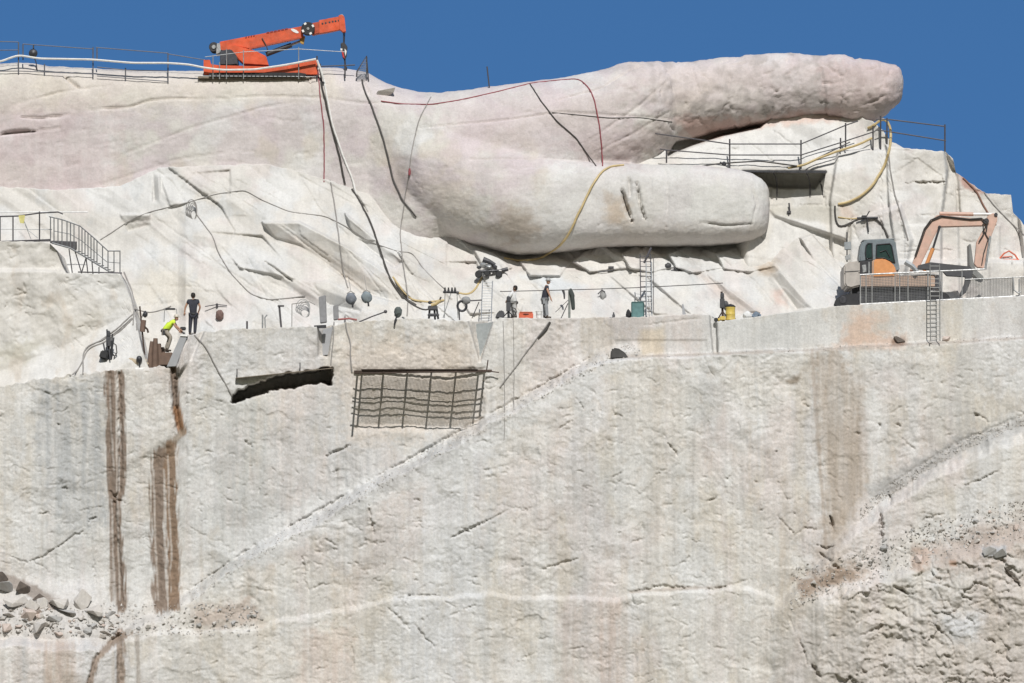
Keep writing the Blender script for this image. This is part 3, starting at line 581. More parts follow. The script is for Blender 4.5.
area(C, [(575,145),(640,130),(668,110),(672,140),(640,163),(590,162)], (.42,.34,.31), .5, 8, 10, 8); area(C, [(672,118),(760,118),(835,108),(860,124),(760,130),(690,142)], (.40,.26,.22), .7, 5, 6, 9); area(C, [(820,60),(905,60),(905,125),(830,125)], (.47,.375,.36), .65, 8, 10, 10)
area(C, [(385,150),(400,150),(408,200),(392,196)], (.44,.38,.32), .5, 6, 6, 11); area(C, [(640,225),(770,225),(765,248),(600,252),(520,258)], (.47,.42,.37), .5, 8, 8, 12); area(C, [(600,70),(760,60),(780,80),(660,100)], (.54,.475,.455), .5, 10, 14, 13)
area(C, [(-150,110),(120,108),(120,215),(-150,215)], (.53,.435,.43), .6, 15, 18, 14, .3); area(C, [(440,95),(640,80),(620,150),(450,160)], (.52,.445,.445), .65, 15, 15, 15); area(C, [(540,110),(640,80),(660,90),(560,130)], (.45,.40,.37), .3, 6, 8, 16)
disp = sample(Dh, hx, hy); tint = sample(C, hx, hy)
n3 = .016*fbm(co[:,0]*2.1+co[:,1]*1.3, co[:,2]*2.1-co[:,1]*.9, 4, 68)+.012*fbm(co[:,0]*7+co[:,1]*5, co[:,2]*7-co[:,1]*4, 3, 69)
co = co-no*(disp+n3)[:,None]
me2.vertices.foreach_set('co', co.reshape(-1).astype(np.float32)); me2.update()
no = np.empty(nv*3, np.float32); me2.vertices.foreach_get('normal', no); no = no.reshape(-1, 3).copy()
nf = len(me2.polygons); lv = np.empty(len(me2.loops), np.int32); me2.loops.foreach_get('vertex_index', lv)
ls = np.empty(nf, np.int32); me2.polygons.foreach_get('loop_start', ls); lt = np.empty(nf, np.int32); me2.polygons.foreach_get('loop_total', lt)
assert (lt == 4).all(); q = lv.reshape(-1, 4)
fx = hx[q].mean(1); fy = hy[q].mean(1); fY = co[q][:,:,1].mean(1)
keepf = (fY < 17.5) & (fy < 320)
hand = thing('stone_hand', 'colossal carved granite hand with its pointing finger and thumb reaching over the terrace', 'sculpture', at(420, 260, 10))
which = np.where((fx > 670) & (fy < 160), 1, np.where((fx > 430) & (fy > 160+(600-np.minimum(fx,600))*-.02) & (fY < 9.2), 2, np.where(fx > 395, 3, 0)))
for k, nm in ((0,'forearm'),(1,'index_finger'),(2,'thumb'),(3,'palm')):
    s = keepf & (which == k); qq = q[s]; used, inv = np.unique(qq, return_inverse=True); inv = inv.reshape(-1, 4)
    m = bpy.data.meshes.new(nm); m.vertices.add(len(used)); m.vertices.foreach_set('co', (co[used]-np.array(hand.location)).reshape(-1).astype(np.float32))
    m.loops.add(inv.size); m.loops.foreach_set('vertex_index', inv.reshape(-1).astype(np.int32)); m.polygons.add(len(inv)); m.polygons.foreach_set('loop_start', np.arange(0, inv.size, 4, dtype=np.int32)); m.update(calc_edges=True)
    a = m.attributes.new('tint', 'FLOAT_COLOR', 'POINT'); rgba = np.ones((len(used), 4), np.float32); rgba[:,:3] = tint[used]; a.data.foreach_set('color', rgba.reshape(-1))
    m.shade_smooth(); m.normals_split_custom_set_from_vertices([tuple(x) for x in no[used]])
    m.materials.append(m_carved); o = bpy.data.objects.new(nm, m); COL.objects.link(o); o.parent = hand

bpy.context.view_layer.update()
DG = bpy.context.evaluated_depsgraph_get()
def hit(px, py, far=None):
    d = (at(px, py, 10)-CAM).normalized(); ok, p, n, i, ob, mt = S.ray_cast(DG, CAM, d)
    return p if ok and p.y < 60 else far
def hitY(px, py, d=0, default=9.5):
    p = hit(px, py); return (p.y if p else default)-d
SKYTILT = 28; SKYSTR = .10; EXPO = .02; SKYTINT = (.72,1.27,1.6,1)
# ================================================================ THINGS
P1 = 1/PXM
steel = mat('galvanised_steel', (.42,.43,.43), .45, .6); dark = mat('dark_steel', (.05,.05,.055), .5, .3, .3); black = mat('black_rubber', (.022,.022,.024), .7)
orange = mat('orange_paint', (.64,.10,.035), .45, 0, .2, 2.2, .15, (.36,.085,.045)); orange_d = mat('orange_paint_faded', (.42,.07,.03), .5)
white_p = mat('white_paint', (.75,.74,.72), .5); grey_p = mat('grey_paint', (.27,.29,.30), .55); rod_m = mat('rusty_rebar', (.075,.05,.038), .8, .2, .35, 9)
yellow_h = mat('yellow_hose_rubber', (.50,.385,.19), .6); black_h = mat('black_hose_rubber', (.05,.045,.04), .6); rope_m = mat('weathered_rope', (.27,.255,.24), .9); red_c = mat('red_cable', (.25,.06,.07), .6)
white_h = mat('white_hose_canvas', (.66,.65,.62), .8); timber = mat('weathered_timber', (.21,.175,.135), .85, 0, .35, 5, .3); teal = mat('teal_paint', (.10,.20,.20), .55, 0, .2, 6); yellow_p = mat('yellow_paint', (.62,.46,.10), .5, 0, .15, 5, .1, (.35,.27,.12))
glass_m = mat('tinted_glass', (.03,.055,.05), .12, 0, .1); salmon = mat('faded_orange_paint', (.58,.38,.30), .55, 0, .15, 4, .1, (.48,.36,.29)); exor = mat('excavator_orange_paint', (.62,.27,.10), .5, 0, .12, 4); beige = mat('beige_grey_paint', (.40,.365,.33), .6, 0, .15, 4)
cabm = mat('cab_grey_paint', (.17,.20,.215), .5); skin = mat('skin', (.42,.24,.16), .6); hivis = mat('hivis_fabric', (.62,.82,.06), .75); navy = mat('dark_navy_cloth', (.035,.037,.05), .9); jeans = mat('grey_denim', (.26,.27,.28), .9); khaki = mat('khaki_cloth', (.30,.265,.22), .9)
whitec = mat('white_cloth', (.66,.66,.65), .9); bag_m = mat('grey_blue_canvas', (.17,.185,.21), .85, 0, .25, 8, .4); brown_t = mat('brown_tarpaulin', (.15,.10,.075), .85, 0, .25, 4, .4); burlap = mat('tan_burlap', (.40,.33,.235), .9, 0, .2, 9, .4)
concrete_g = mat('grey_stone_and_shade', (.33,.335,.345), .9, 0, .1, 3, .3); red_p = mat('red_plastic', (.55,.12,.06), .5); hair_m = mat('dark_hair', (.02,.016,.013), .8); boot_m = mat('work_boot_leather', (.06,.045,.035), .8)

def drape(name, label, pts, r, m, cat, off=.06, step=3, group=None, Y=None, r2=None, smooth=2):
    P = []; 
    for i in range(len(pts)-1):
        (a, b), (c, d) = pts[i], pts[i+1]; n = max(1, int(math.hypot(c-a, d-b)/step))
        P += [(a+(c-a)*k/n, b+(d-b)*k/n) for k in range(n)]
    P.append(pts[-1])
    q = np.array(P, float)
    if len(q) > 6:
        k = q.copy()
        for _ in range(3): k[1:-1] = (k[:-2]+2*k[1:-1]+k[2:])/4
        q = k; rr = random.Random(len(P)*7+int(pts[0][0])); n_ = np.cumsum([rr.gauss(0,.22) for _ in q]); n_ -= np.linspace(n_[0], n_[-1], len(q)); q[:,0] += n_*np.minimum(1, 12/np.abs(n_).max() if np.abs(n_).max() > 0 else 1)*.6
    if Y is None:
        ys = [hit(x, y) for x, y in q]; ys = [p.y if p else None for p in ys]
        last = next((y for y in ys if y is not None), 9.)
        for i, y in enumerate(ys):
            if y is None: ys[i] = last
            last = ys[i]
        ys = np.array(ys); k = ys.copy()
        for _ in range(smooth*2): k[1:-1] = (k[:-2]+2*k[1:-1]+k[2:])/4
        ys = np.minimum(k, ys)-r*.8-(off-.06)
    else: ys = np.interp(np.linspace(0, 1, len(q)), np.linspace(0, 1, len(Y)), Y)
    b = MB(); b.path([at(x, y, yy) for (x, y), yy in zip(q, ys)], r, 6, r2)
    return tag(b.build(name, m, loc=at(*q[-1], ys[-1]), smooth=True), label, cat, group)

# ---------------------------------------------------------------- crane on the forearm
YC = 10.6
def cr(pts): return [(190+x/4.555, y/4.555) for x, y in pts]
deck = thing('timber_deck', 'dark timber crane mat lying on the rock rim beneath the orange crane', 'crane mat', at(255, 80, YC))
for k in range(4):
    b = MB(); b.box(at(254, 78.2, YC-.6+k*.62), (5.0, .58, .1)); b.build('plank', timber, deck, bevel=.02)
crane = thing('mini_crane', 'orange telescopic crawler crane parked on the top of the stone forearm', 'crane', at(262, 78, YC))
b = MB()
b.prism(pp(cr([(62,272),(90,272),(95,292),(130,297),(395,303),(560,272),(580,272),(580,340),(62,340)]), YC-.9), .25); b.build('outrigger_beam', orange, crane, bevel=.015)
b = MB(); b.prism(pp(cr([(70,300),(575,300),(575,338),(70,338)]), YC+1.0), .25); b.build('outrigger_beam', orange, crane, bevel=.015)
for yy in (-1.0, .75):
    b = MB()
    for k in range(22): b.box(at(190+(100+k*20)/4.555, 75.2, YC+yy+.1), (.05,.3,.17))
    b.prism(pp(cr([(86,334),(120,330),(500,330),(530,336),(530,346),(500,351),(110,351),(86,346)]), YC+yy), .35); t = b.build('crawler_track', black, crane, bevel=.02)
b = MB(); b.prism(pp(cr([(180,305),(420,308),(420,330),(180,330)]), YC-.5), 1.1); b.build('chassis', orange_d, crane, bevel=.02)
b = MB(); b.prism(pp([(219.6,50.5),(231,49),(237,56),(238,65.5),(220,65)], YC-.55), 1.1); b.build('engine_box', mat('charcoal_paint', (.045,.05,.06), .5), crane, bevel=.04)
b = MB(); b.prism(pp([(219.8,41.3),(247,48.4),(256,51),(266,56),(268.6,65.5),(244,64),(239,60),(234,54),(219.8,50)], YC-.42), .84); b.build('turntable_housing', orange, crane, bevel=.03)
b = MB(); b.lathe(at(213.7,46.8,YC-.45), [(.0,0),(.2,0),(.22,.05),(.14,.06),(.14,.7),(.22,.72),(.2,.8),(0,.8)], 'y', 20); d_ = b.build('winch_drum', dark, crane, smooth=True)
b = MB(); b.lathe(at(213.7,46.8,YC-.49), [(0,0),(.09,0),(.09,.06),(0,.06)], 'y', 14); b.build('drum_hub', steel, d_, smooth=True)
b = MB(); b.prism(pp([(217,43.5),(220,43),(221,52),(216,54)], YC-.5), .9); b.build('winch_bracket', steel, crane)
b = MB(); b.prism(pp([(219.6,41.7),(262,33.6),(302,26.1),(303.5,37),(249,48.6),(236,46)], YC-.26), .52); bo = b.build('boom_section', orange, crane, bevel=.02)
b = MB(); b.prism(pp([(249,47.4),(303.4,36),(303.5,37.6),(249,49.2)], YC-.275), .02); b.build('edge_stripe', orange_d, bo)
b = MB()
for x0, x1, y0, s in ((245.5,247,36.6,1),(248.2,249.6,36,1),(250.8,252.2,35.5,1),(253.4,254.8,35,1)):
    b.prism(pp([(x0,y0),(x1,y0-.3),(x1-.3,y0+1.5),(x0-.3,y0+1.8)], YC-.272), .012)
b.build('lettering', mat('dark_red_lettering', (.22,.025,.015), .5), bo); b = MB()
for k in range(6):
    x = 266.5+k*3.7; y = 33.6-k*.72; b.prism(pp([(x,y-1.5),(x+2.9,y-2.05),(x+2.7,y-.3),(x-.2,y+.2)], YC-.272), .012)
b.build('lettering', MATS['dark_red_lettering'], bo)
b = MB(); c = at(294.8,30.9,YC-.275); b.add([c+Vector((.17*math.cos(k*.314)-.03*math.sin(k*.314), 0, .085*math.sin(k*.314)-.06*math.cos(k*.314))) for k in range(20)], [tuple(range(20))]); b.build('badge', white_p, bo)
b = MB(); b.path([at(262,38,YC-.3), at(265,43,YC-.32), at(267.5,49,YC-.32), at(267.5,55,YC-.3)], .025); b.build('hydraulic_hose', black_h, crane)
b = MB(); b.lathe(at(308,28.5,YC-.5), [(0,0),(.08,0),(.27,-.01),(.305,.02),(.305,.2),(.27,.23),(0,.23)], 'y', 26); rl = b.build('hose_reel', black, crane, smooth=True)
for a in (.5, 2.1, 3.6, 5.2): b = MB(); b.box(at(308,28.5,YC-.515)+Vector((.25*math.cos(a),0,.25*math.sin(a))), (.09,.02,.11), Matrix.Rotation(-a, 3, 'Y')); b.build('white_tab', white_p, rl)
b = MB(); b.lathe(at(308,28.5,YC-.53), [(0,0),(.06,0),(.06,.04),(0,.04)], 'y', 12); b.build('reel_flange', steel, rl)
b = MB(); b.prism(pp([(312,23),(320,21.5),(320,33),(312,35)], YC-.22), .44); b.build('boom_section', orange_d, crane, bevel=.02)
for k, (x0, x1, t0, t1, b0, b1, hw) in enumerate([(319,328,20.2,18.6,33.6,32.1,.21),(327,334,18.6,17.4,32.3,31,.18),(333,340,17.5,16.3,31.2,29.8,.155)]):
    b = MB(); b.prism(pp([(x0,t0),(x1,t1),(x1,b1),(x0,b0)], YC-hw), 2*hw); s = b.build('boom_section', orange, crane, bevel=.015)
    for xx in ((x0+x1)/2-1, (x0+x1)/2+2.2):
        b = MB(); b.lathe(at(xx, t0+4.2-(xx-x0)*.2, YC-hw-.006), [(0,0),(.045,0),(.045,.02),(0,.02)], 'y', 10); b.build('pin_hole', dark, s)
b = MB(); b.prism(pp([(338.5,15.2),(342,14.6),(344.3,16.5),(345.8,31.5),(343,32.5),(339.5,29.5)], YC-.2), .4); hd = b.build('boom_head', orange, crane, bevel=.02)
b = MB(); b.lathe(at(341.6,16.2,YC-.12), [(0,0),(.09,0),(.09,.24),(0,.24)], 'y', 14); b.build('sheave', steel, hd); b = MB(); b.lathe(at(343.5,29.5,YC-.12), [(0,0),(.09,0),(.09,.24),(0,.24)], 'y', 14); b.build('sheave', steel, hd)
b = MB(); b.tube(at(266,54.5,YC), at(291.5,45,YC), .11, 12); cy = b.build('luffing_cylinder', dark, crane, smooth=True)
b = MB(); b.tube(at(291,45.1,YC), at(302.5,40.5,YC), .06, 10); b.build('piston_rod', steel, cy, smooth=True)
b = MB(); b.prism(pp([(299,37),(305,36),(303.5,44),(300.5,43)], YC-.15), .3); b.build('cylinder_lug', mat('ochre_paint', (.42,.26,.06), .5), crane)
b = MB(); b.tube(at(343.4,31,YC-.03), at(343.6,46,YC-.03), .022); b.tube(at(344.8,31,YC+.03), at(344.2,46,YC+.03), .022); b.build('hoist_rope', dark, crane)
b = MB(); b.prism(pp([(340.5,43),(344,42),(347.5,46.5),(346.5,56),(344.8,60),(342.6,58),(341,50)], YC-.12), .24); hk = b.build('hook_block', dark, crane, bevel=.03)
b = MB(); b.prism(pp([(341.2,50),(343.3,51.5),(344.5,58.5),(342.9,57)], YC-.14), .28); b.build('red_cheek', mat('signal_red_paint', (.5,.03,.03), .5), hk); b = MB(); b.prism(pp([(344.6,48.5),(346.6,51),(345.6,56),(344.9,53)], YC-.14), .28); b.prism(pp([(340.4,48.3),(342.4,48.6),(342.2,51),(340.6,50.5)], YC-.14), .28); b.build('white_cheek', white_p, hk)
b = MB(); b.path([at(344.8,59,YC), at(345.2,66,YC), at(346.5,68,YC), at(346,71,YC), at(344.6,71,YC), at(344.2,69,YC)], .045); b.build('hook', dark, hk)

# ---------------------------------------------------------------- railings
def railing(label, posts, rails, rp=.028, rr=.022, m=steel, nm='guard_railing', group=None):
    x, y, Y = posts[0][0], posts[0][2], posts[0][3]
    t = thing(nm, label, 'railing', at(x, y, Y), group)
    for x, y0, y1, Y in posts:
        b = MB(); b.tube(at(x, y0, Y), at(x, y1, Y), rp); b.build('post', m, t)
    for r in rails:
        b = MB(); b.path([at(*q) for q in r], rr); b.build('rail', m, t)
    return t
dk = mat('dark_scaffold_tube', (.085,.08,.085), .6, .4)
YT = 9.75
railing('grey tube railing along the rim at the top of the forearm, left of the crane',
  [(18.5,42,73,YT),(23,44,60,YT),(93,47,77,YT),(97,48,60,YT),(168,53,83,YT),(44.5,64,73,YT),(125.5,68,79,YT)],
  [[(-60,40,YT),(18,42,YT)],[(-60,51,YT),(18,50,YT)],[(23,44,YT),(93,49,YT)],[(96,47.5,YT),(168,53.2,YT)],[(-60,72,YT),(18.5,71,YT),(93,74,YT)],[(97,67,YT),(125,70,YT),(168,71,YT)],[(97,76,YT),(168,81.5,YT)],[(168,54,YT),(205,60,YT)]], m=mat('dull_scaffold_tube', (.14,.14,.155), .6, .4))
railing('thin pale railing standing directly in front of the orange crane',
  [(213,55,79,YT-.15),(219.5,62,79,YT-.15),(226.5,49,79,YT-.15),(243.5,50,79,YT-.15),(298.7,47,79,YT-.15)],
  [[(205,57,YT-.15),(243.5,52,YT-.15),(298.7,49,YT-.15),(345,52,YT-.15)],[(195,76,YT-.15),(298.7,76.5,YT-.15),(316,77,YT-.15)]], .022, .016)
railing('short dark rail below the crane hook with a standing post', [(317,56,80,YT),(345,64,78,YT)], [[(317,66.5,YT),(345,65.5,YT),(355,65,YT)]], .035, .03, dk)
g = thing('mesh_gate', 'small leaning wire mesh gate at the right end of the crane platform', 'gate', at(362, 79, YT))
b = MB(); b.path([at(356.5,77,YT), at(357,71.5,YT), at(366.5,56,YT+.3), at(368.5,81,YT+.3)], .035); b.tube(at(366.8,57,YT+.3), at(366.2,80,YT+.3), .03); b.build('gate_frame', dk, g)
b = MB()
for k in range(9): x = 357.5+k*1.05; b.tube(at(x, 72-(x-357)*1.65, YT+k*.03), at(x, 79.5, YT+k*.03), .008, 4)
for k in range(8): y = 60+k*2.4; b.tube(at(max(357, 366.5-(y-56)*.6), y, YT), at(367, y, YT+.3), .008, 4)
b.build('wire_mesh', steel, g)
l = thing('site_floodlight', 'dark round floodlight on a short post behind the hose of the left railing', 'floodlight', at(37, 72, YT+.3))
b = MB(); b.lathe(at(33,53,YT+.1), [(0,0),(.14,.02),(.2,.08),(.17,.2),(.08,.3),(0,.32)], 'y', 16); b.build('lamp_housing', dark, l, smooth=True); b = MB(); b.path([at(34,57,YT+.3), at(36,62,YT+.3), at(37.5,73,YT+.3)], .025); b.build('post', dark, l); b = MB(); b.box(at(33.5,47,YT+.2), (.06,.06,.18)); b.build('bracket', dark, l)
drape('canvas_hose', 'long white hose strung along the summit railing and across the orange crane', [(-40,69),(0,61.5),(17.6,55),(38,58.6),(91,59.5),(132,63),(167,63),(187,64.4),(205,68),(222,70),(255,69.5),(285,65),(316,59)], .05, white_h, 'hose', Y=[YT-.08,YT-.25,YT-.3])
drape('canvas_strap', 'short white hose dropping steeply from the crane rail to the rock rim', [(317,60),(320,68),(324,80)], .05, white_h, 'hose', Y=[YT-.3,YT-.2])
# right side, beside the fingertip
YR = 9.0
railing('dark tube railing on the ledge between the thumb and the pointing finger',
  [(666.5,150,163,8.4),(729.7,139,171,8.7),(801,140,169,8.7),(845.6,123,150,8.8),(873,126,150,8.8),(840.5,138,152,8.8)],
  [[(655,133.5,8.2),(729.5,144,8.65),(801,144,8.65),(845,125.5,8.75),(858,121,8.8)],[(660,149,8.4),(666.5,150,8.4),(730,155,8.65),(801,155,8.65),(845.6,141,8.75),(873,132,8.75)],[(801,166,8.6),(840,147,8.75),(850,142,8.8)]], .035, .03, dk)
railing('dark tube railing standing against the sky right of the fingertip', [(880.6,116,152,8.9),(944.9,124.5,152,8.9),(887,118,150,8.9)], [[(876,119.5,8.9),(890,119.6,8.9),(945.5,126.5,8.9)],[(876,130,8.9),(887,131.3,8.9),(946,140.8,8.9)]], .035, .03, dk)
drape('black_cable', 'black cable lying along the deck edge in front of the ledge railing', [(694,167.5),(715,164),(734,162.5),(760,161),(797,166)], .035, black_h, 'cable', Y=[8.3,8.3])
b = MB(); b.lathe(at(724,164,8.3), [(0,-.1),(.1,-.06),(.12,.02),(.06,.1),(0,.12)], 'z', 10); b.path([at(720,162,8.3), at(728,167,8.25)], .04); tag(b.build('hose_coupling', dark, loc=at(724,168,8.3)), 'small dark coupling on the cable at the foot of the ledge railing', 'coupling')
# deck over the black shadow
d = thing('work_platform', 'dark steel work platform on brackets jutting from the rock beyond the thumb tip', 'platform', at(780, 172, 9))
ys = min(hitY(770, 195), hitY(800, 195))
b = MB(); b.hexa([at(733,172.5,ys+.3), at(735,172,ys-1.0), at(826,173,ys-1.0), at(826,172,ys+.3)], [at(733,170.4,ys+.3), at(735,170,ys-1.0), at(826,171,ys-1.0), at(826,170,ys+.3)]); b.build('deck', dark, d)
for x in (775, 808):
    b = MB(); b.path([at(x-2,172,ys-.6), at(x+1,178,ys-.35), at(x+2,184,ys-.1), at(x+2,197,ys-.08)], .03); b.build('bracket', dk, d)
b = MB(); b.tube(at(820.5,181,ys-.05), at(824,206,ys-.05), .05); b.build('prop', dk, d)

# ---------------------------------------------------------------- hoses, cables and ropes over the rock
HG = 'hoses and cables trailing over the rock'
drape('black_hose', 'thick black hose dropping from the crane rim and snaking down to the yellow sleeve', [(320,64),(322,85),(330,118),(338,148),(345,184)], .048, black_h, 'hose', group=HG)
drape('black_hose', 'thick black hose running down the white slabs from the forearm towards the hung bags', [(352,189),(360,202),(370,220),(378,245),(390,280),(402,297),(416,305)], .048, black_h, 'hose', group=HG)
drape('black_hose', 'black hose hanging on the wrist from the mesh gate to the base of the thumb', [(362,80),(364,90),(372,106),(384,140),(393,178),(402,200),(416,217)], .04, black_h, 'hose', group=HG)
drape('rust_cable', 'thin rust red cable hanging straight down the forearm below the crane rail', [(318,70),(319,90),(324,130),(324,182)], .028, red_c, 'cable', group=HG)
drape('pale_hose', 'pale hose hanging beside the thick black hose below the crane', [(324,80),(331,120),(341,150),(352,178),(356,195)], .045, white_h, 'hose', group=HG)
drape('grey_rope', 'grey rope dropping over the slabs to the left hanging bag', [(330,180),(334,205),(338,235),(342,268),(348,288)], .03, rope_m, 'rope', group=HG)
drape('grey_rope', 'grey rope with a red knot hanging down the wrist from the red cable', [(431,97),(420,118),(412,150),(408,175),(404,205),(400,232),(402,262),(408,300),(407,316)], .028, rope_m, 'rope', group=HG)
b = MB(); b.lathe(at(409.5,172,hitY(409,172,.1)), [(0,-.16),(.05,-.14),(.06,0),(.04,.15),(0,.17)], 'z', 8); tag(b.build('rope_knot', red_c, loc=at(409.5,172,hitY(409,172,.1))), 'red wrapped joint on the grey rope hanging down the wrist', 'rope joint')
drape('red_cable', 'red cable looped along the top of the hand from the wrist to the knuckle', [(381,101),(402,104),(431,104.5),(460,100),(500,91),(531,83),(560,80),(578,78.5),(588,86),(594,98),(600,130),(602.5,166)], .03, red_c, 'cable', group=HG)
drape('black_cable', 'thin black cable slanting down the back of the hand to the yellow hose', [(530,84),(540,100),(556,120),(576,137),(590,158),(596,166)], .03, black_h, 'cable', group=HG)
drape('thin_cable', 'thin dark cable running level across the knuckles of the hand', [(552,112.5),(580,115),(610,118),(640,117.5),(672,122)], .02, black_h, 'cable', group=HG)
drape('yellow_hose', 'tan yellow hose hanging in a long loop down the thumb', [(624,165),(610,166),(601,172),(592,186),(582,206),(571,230),(560,246),(540,259),(520,261),(504,258)], .05, yellow_h, 'hose', off=.08, group=HG)
drape('yellow_hose', 'yellow hose laid along the ledge railing and looping at the fingertip', [(788,168),(805,165),(815,160),(835,152),(860,144),(872,138)], .06, yellow_h, 'hose', Y=[8.4,8.5,8.6], group=HG)
drape('yellow_hose', 'yellow hose hanging in a deep curve from the fingertip down the cream rock', [(868,128),(875,126),(880,119),(886,118.5),(890,126),(890,145),(884,166),(873,185),(860,197),(846,203),(838,204)], .06, yellow_h, 'hose', off=.12, group=HG)
drape('black_hose', 'black hose looping below the curved yellow hose on the right rock', [(835,206),(835.5,220),(838,228),(845,226),(858,219),(872,217),(880,222),(888,238)], .045, black_h, 'hose', group=HG)
drape('yellow_hose', 'short yellow hose running level to the pipe fitting on the right rock', [(838,217),(850,219),(862,218)], .035, yellow_h, 'hose', group=HG)
drape('black_cable', 'black cable hanging down the right face below the fingertip railing', [(888,150),(890,170),(895,195),(903,220),(908,240)], .03, rope_m, 'cable', group=HG)
drape('rust_cable', 'rust coloured cable slanting over the far right rock shoulder', [(963,178),(976,190),(985,208),(996,225)], .04, mat('rust_cable', (.2,.1,.07), .8), 'cable', group=HG)
drape('grey_rope', 'grey rope slanting down the far right rock shoulder to the picture edge', [(984,192),(992,203),(1004,216),(1018,230),(1030,240)], .03, rope_m, 'rope', group=HG)
drape('grey_rope', 'grey rope strung across the white slabs through the hung coil', [(100,240),(130,220),(148,212),(188,202),(215,194),(245,190),(262,200),(290,212),(325,216),(345,226),(370,242),(400,252),(412,252),(425,270),(440,285),(446,290)], .021, rope_m, 'rope', group=HG)
drape('grey_rope', 'grey rope falling from the hung coil in a long curve to the terrace', [(197,215),(212,235),(219,255),(232,275),(250,294),(268,300),(290,298),(305,296)], .026, rope_m, 'rope', group=HG)
drape('grey_rope', 'grey rope curving from the stair foot over the rock to the small stand', [(134,309),(150,313),(165,309),(171,306)], .025, rope_m, 'rope', group=HG)
CG = 'cables running down from the stair foot'
for k, pts in enumerate(([(121,274),(129,290),(134,309),(133,325)],[(124,272),(131,288),(136,308),(137,330)],[(133,314),(118,328),(100,341),(85,347),(83,355),(83,374)],[(135,316),(122,330),(104,343),(88,348),(84,358),(77,372),(70,376)],[(132,318),(114,334),(98,342)])):
    drape('grey_cable', ['grey cable dropping over the block edge from the stair foot, the left of two','grey cable dropping over the block edge from the stair foot, the right of two','thick grey cable sweeping from the block edge down to the cliff rim','grey cable sweeping to the rim with its end bent left along the edge','short grey cable curving below the block corner'][k], pts, .032, rope_m, 'cable', group=CG)
drape('static_line', 'taut dark line strung level along the terrace past the ladder tower', [(500,291.5),(545,290.5),(600,289),(640,287.5),(700,284.5),(723,283)], .02, black_h, 'line', Y=[4.2,4.2])
drape('anchor_rope', 'dark rope slung over the terrace edge beside the rebar grate', [(549,322),(536,340),(524,356),(500,387)], .028, rope_m, 'rope', group=HG)
drape('anchor_rope', 'thick dark strap hanging over the edge below the standing worker', [(550,322),(546,330),(538,338)], .05, black_h, 'strap', group=HG)
drape('anchor_rope', 'dark rope slanting down the block below the black clad worker', [(192,333),(206,347),(215,365),(224,381),(233,398)], .032, rope_m, 'rope', group=HG)
drape('anchor_rope', 'thin rope hanging plumb over the cliff, the left of a close pair', [(503,318),(504,350),(504.5,400),(504,440)], .014, rope_m, 'rope', group=HG)
drape('anchor_rope', 'thin rope hanging plumb over the cliff, the right of a close pair', [(513,318),(513.5,350),(514,410)], .014, rope_m, 'rope', group=HG)
drape('anchor_rope', 'rope with a dark shackle hanging at the left end of the rebar grate', [(345,316),(346,330),(350,340),(350.5,362),(352,372)], .03, rope_m, 'rope', group=HG)
drape('anchor_rope', 'pair of slack ropes below the added grey face sheet in the notch', [(334,322),(333,345),(331,368),(335,378)], .025, rope_m, 'rope', group=HG)
drape('yellow_hose', 'tan hose end with black tip slung under the black hose on the terrace', [(393,277),(402,290),(412,300),(430,302),(444,300)], .04, yellow_h, 'hose', group=HG)
drape('yellow_hose', 'tan hose sagging from the pump bracket to the tall ladder top', [(456,292),(466,295),(472,293),(478,285),(482,277)], .045, yellow_h, 'hose', group=HG)
drape('black_hose', 'black hose sagging along the terrace floor to the pump bracket', [(404,298),(414,306),(426,311),(438,305),(441,297)], .04, black_h, 'hose', Y=[4.4,4.4], group=HG)
b = MB(); b.tube(at(487,66.5,9.8), at(489.5,89,9.8), .03); tag(b.build('survey_rod', dk, loc=at(489.5,89,9.8)), 'single thin rod standing upright on top of the stone wrist', 'rod')
for cx, cy, rx, ry, lab in ((191.5,209.5,5.5,10,'coil of grey rope hung on the white slab left of the forearm'),(303,308,7,9,'coil of pale hose hung on the terrace beside the dark post')):
    Yb = hitY(cx, cy, .18); b = MB()
    for k in range(4):
        b.path([at(cx+(rx-k*.9)*math.cos(a*.3927)+k*.7, cy+(ry-k*.8)*math.sin(a*.3927)+k*.9, Yb-.03*k) for a in range(17)], .02)
    tag(b.build('rope_coil', rope_m if cx < 200 else mat('pale_hose_rubber', (.33,.33,.32), .7), loc=at(cx, cy+ry, Yb), smooth=True), lab, 'coil')

# ---------------------------------------------------------------- stair and gantry at the left
YS = 4.0
w = thing('walkway', 'grey steel walkway with handrail leading from the picture edge to the stair head', 'walkway', at(0, 242, YS))
for x, y0, y1 in ((-40,219,244),(0,216,242),(39.5,211.5,241),(13,216,242)):
    b = MB(); b.tube(at(x,y0,YS), at(x,y1,YS), .03); b.build('post', dk, w)
for pts, r in (([(-60,220),(0,216.5),(18,216),(39.5,213),(58,212),(63,214)],.035),([(-60,230),(0,229),(52,229.5)],.018),([(-60,243),(0,241.5),(50,239.5)],.03)):
    b = MB(); b.path([at(x,y,YS) for x,y in pts], r); b.build('rail', dk if r > .02 else steel, w)
b = MB(); b.hexa([at(-60,244,YS), at(50,241.5,YS), at(50,241,YS+1.2), at(-60,243.5,YS+1.2)], [at(-60,243,YS), at(50,240.5,YS), at(50,240,YS+1.2), at(-60,242.5,YS+1.2)]); b.build('floor_grating', dk, w)
b = MB(); b.path([at(24,221,YS), at(28,230,YS), at(38,238,YS)], .016); b.path([at(25,224,YS), at(31,239,YS)], .016); b.build('brace', steel, w)
b = MB(); b.add([at(18.5,215.5,YS-.05), at(25,215,YS-.05), at(24,223.5,YS-.03), at(20,223,YS-.06)], [(0,1,2,3)]); sc_ = b.v; b.f.append([3,2,1,0]); b.v = sc_
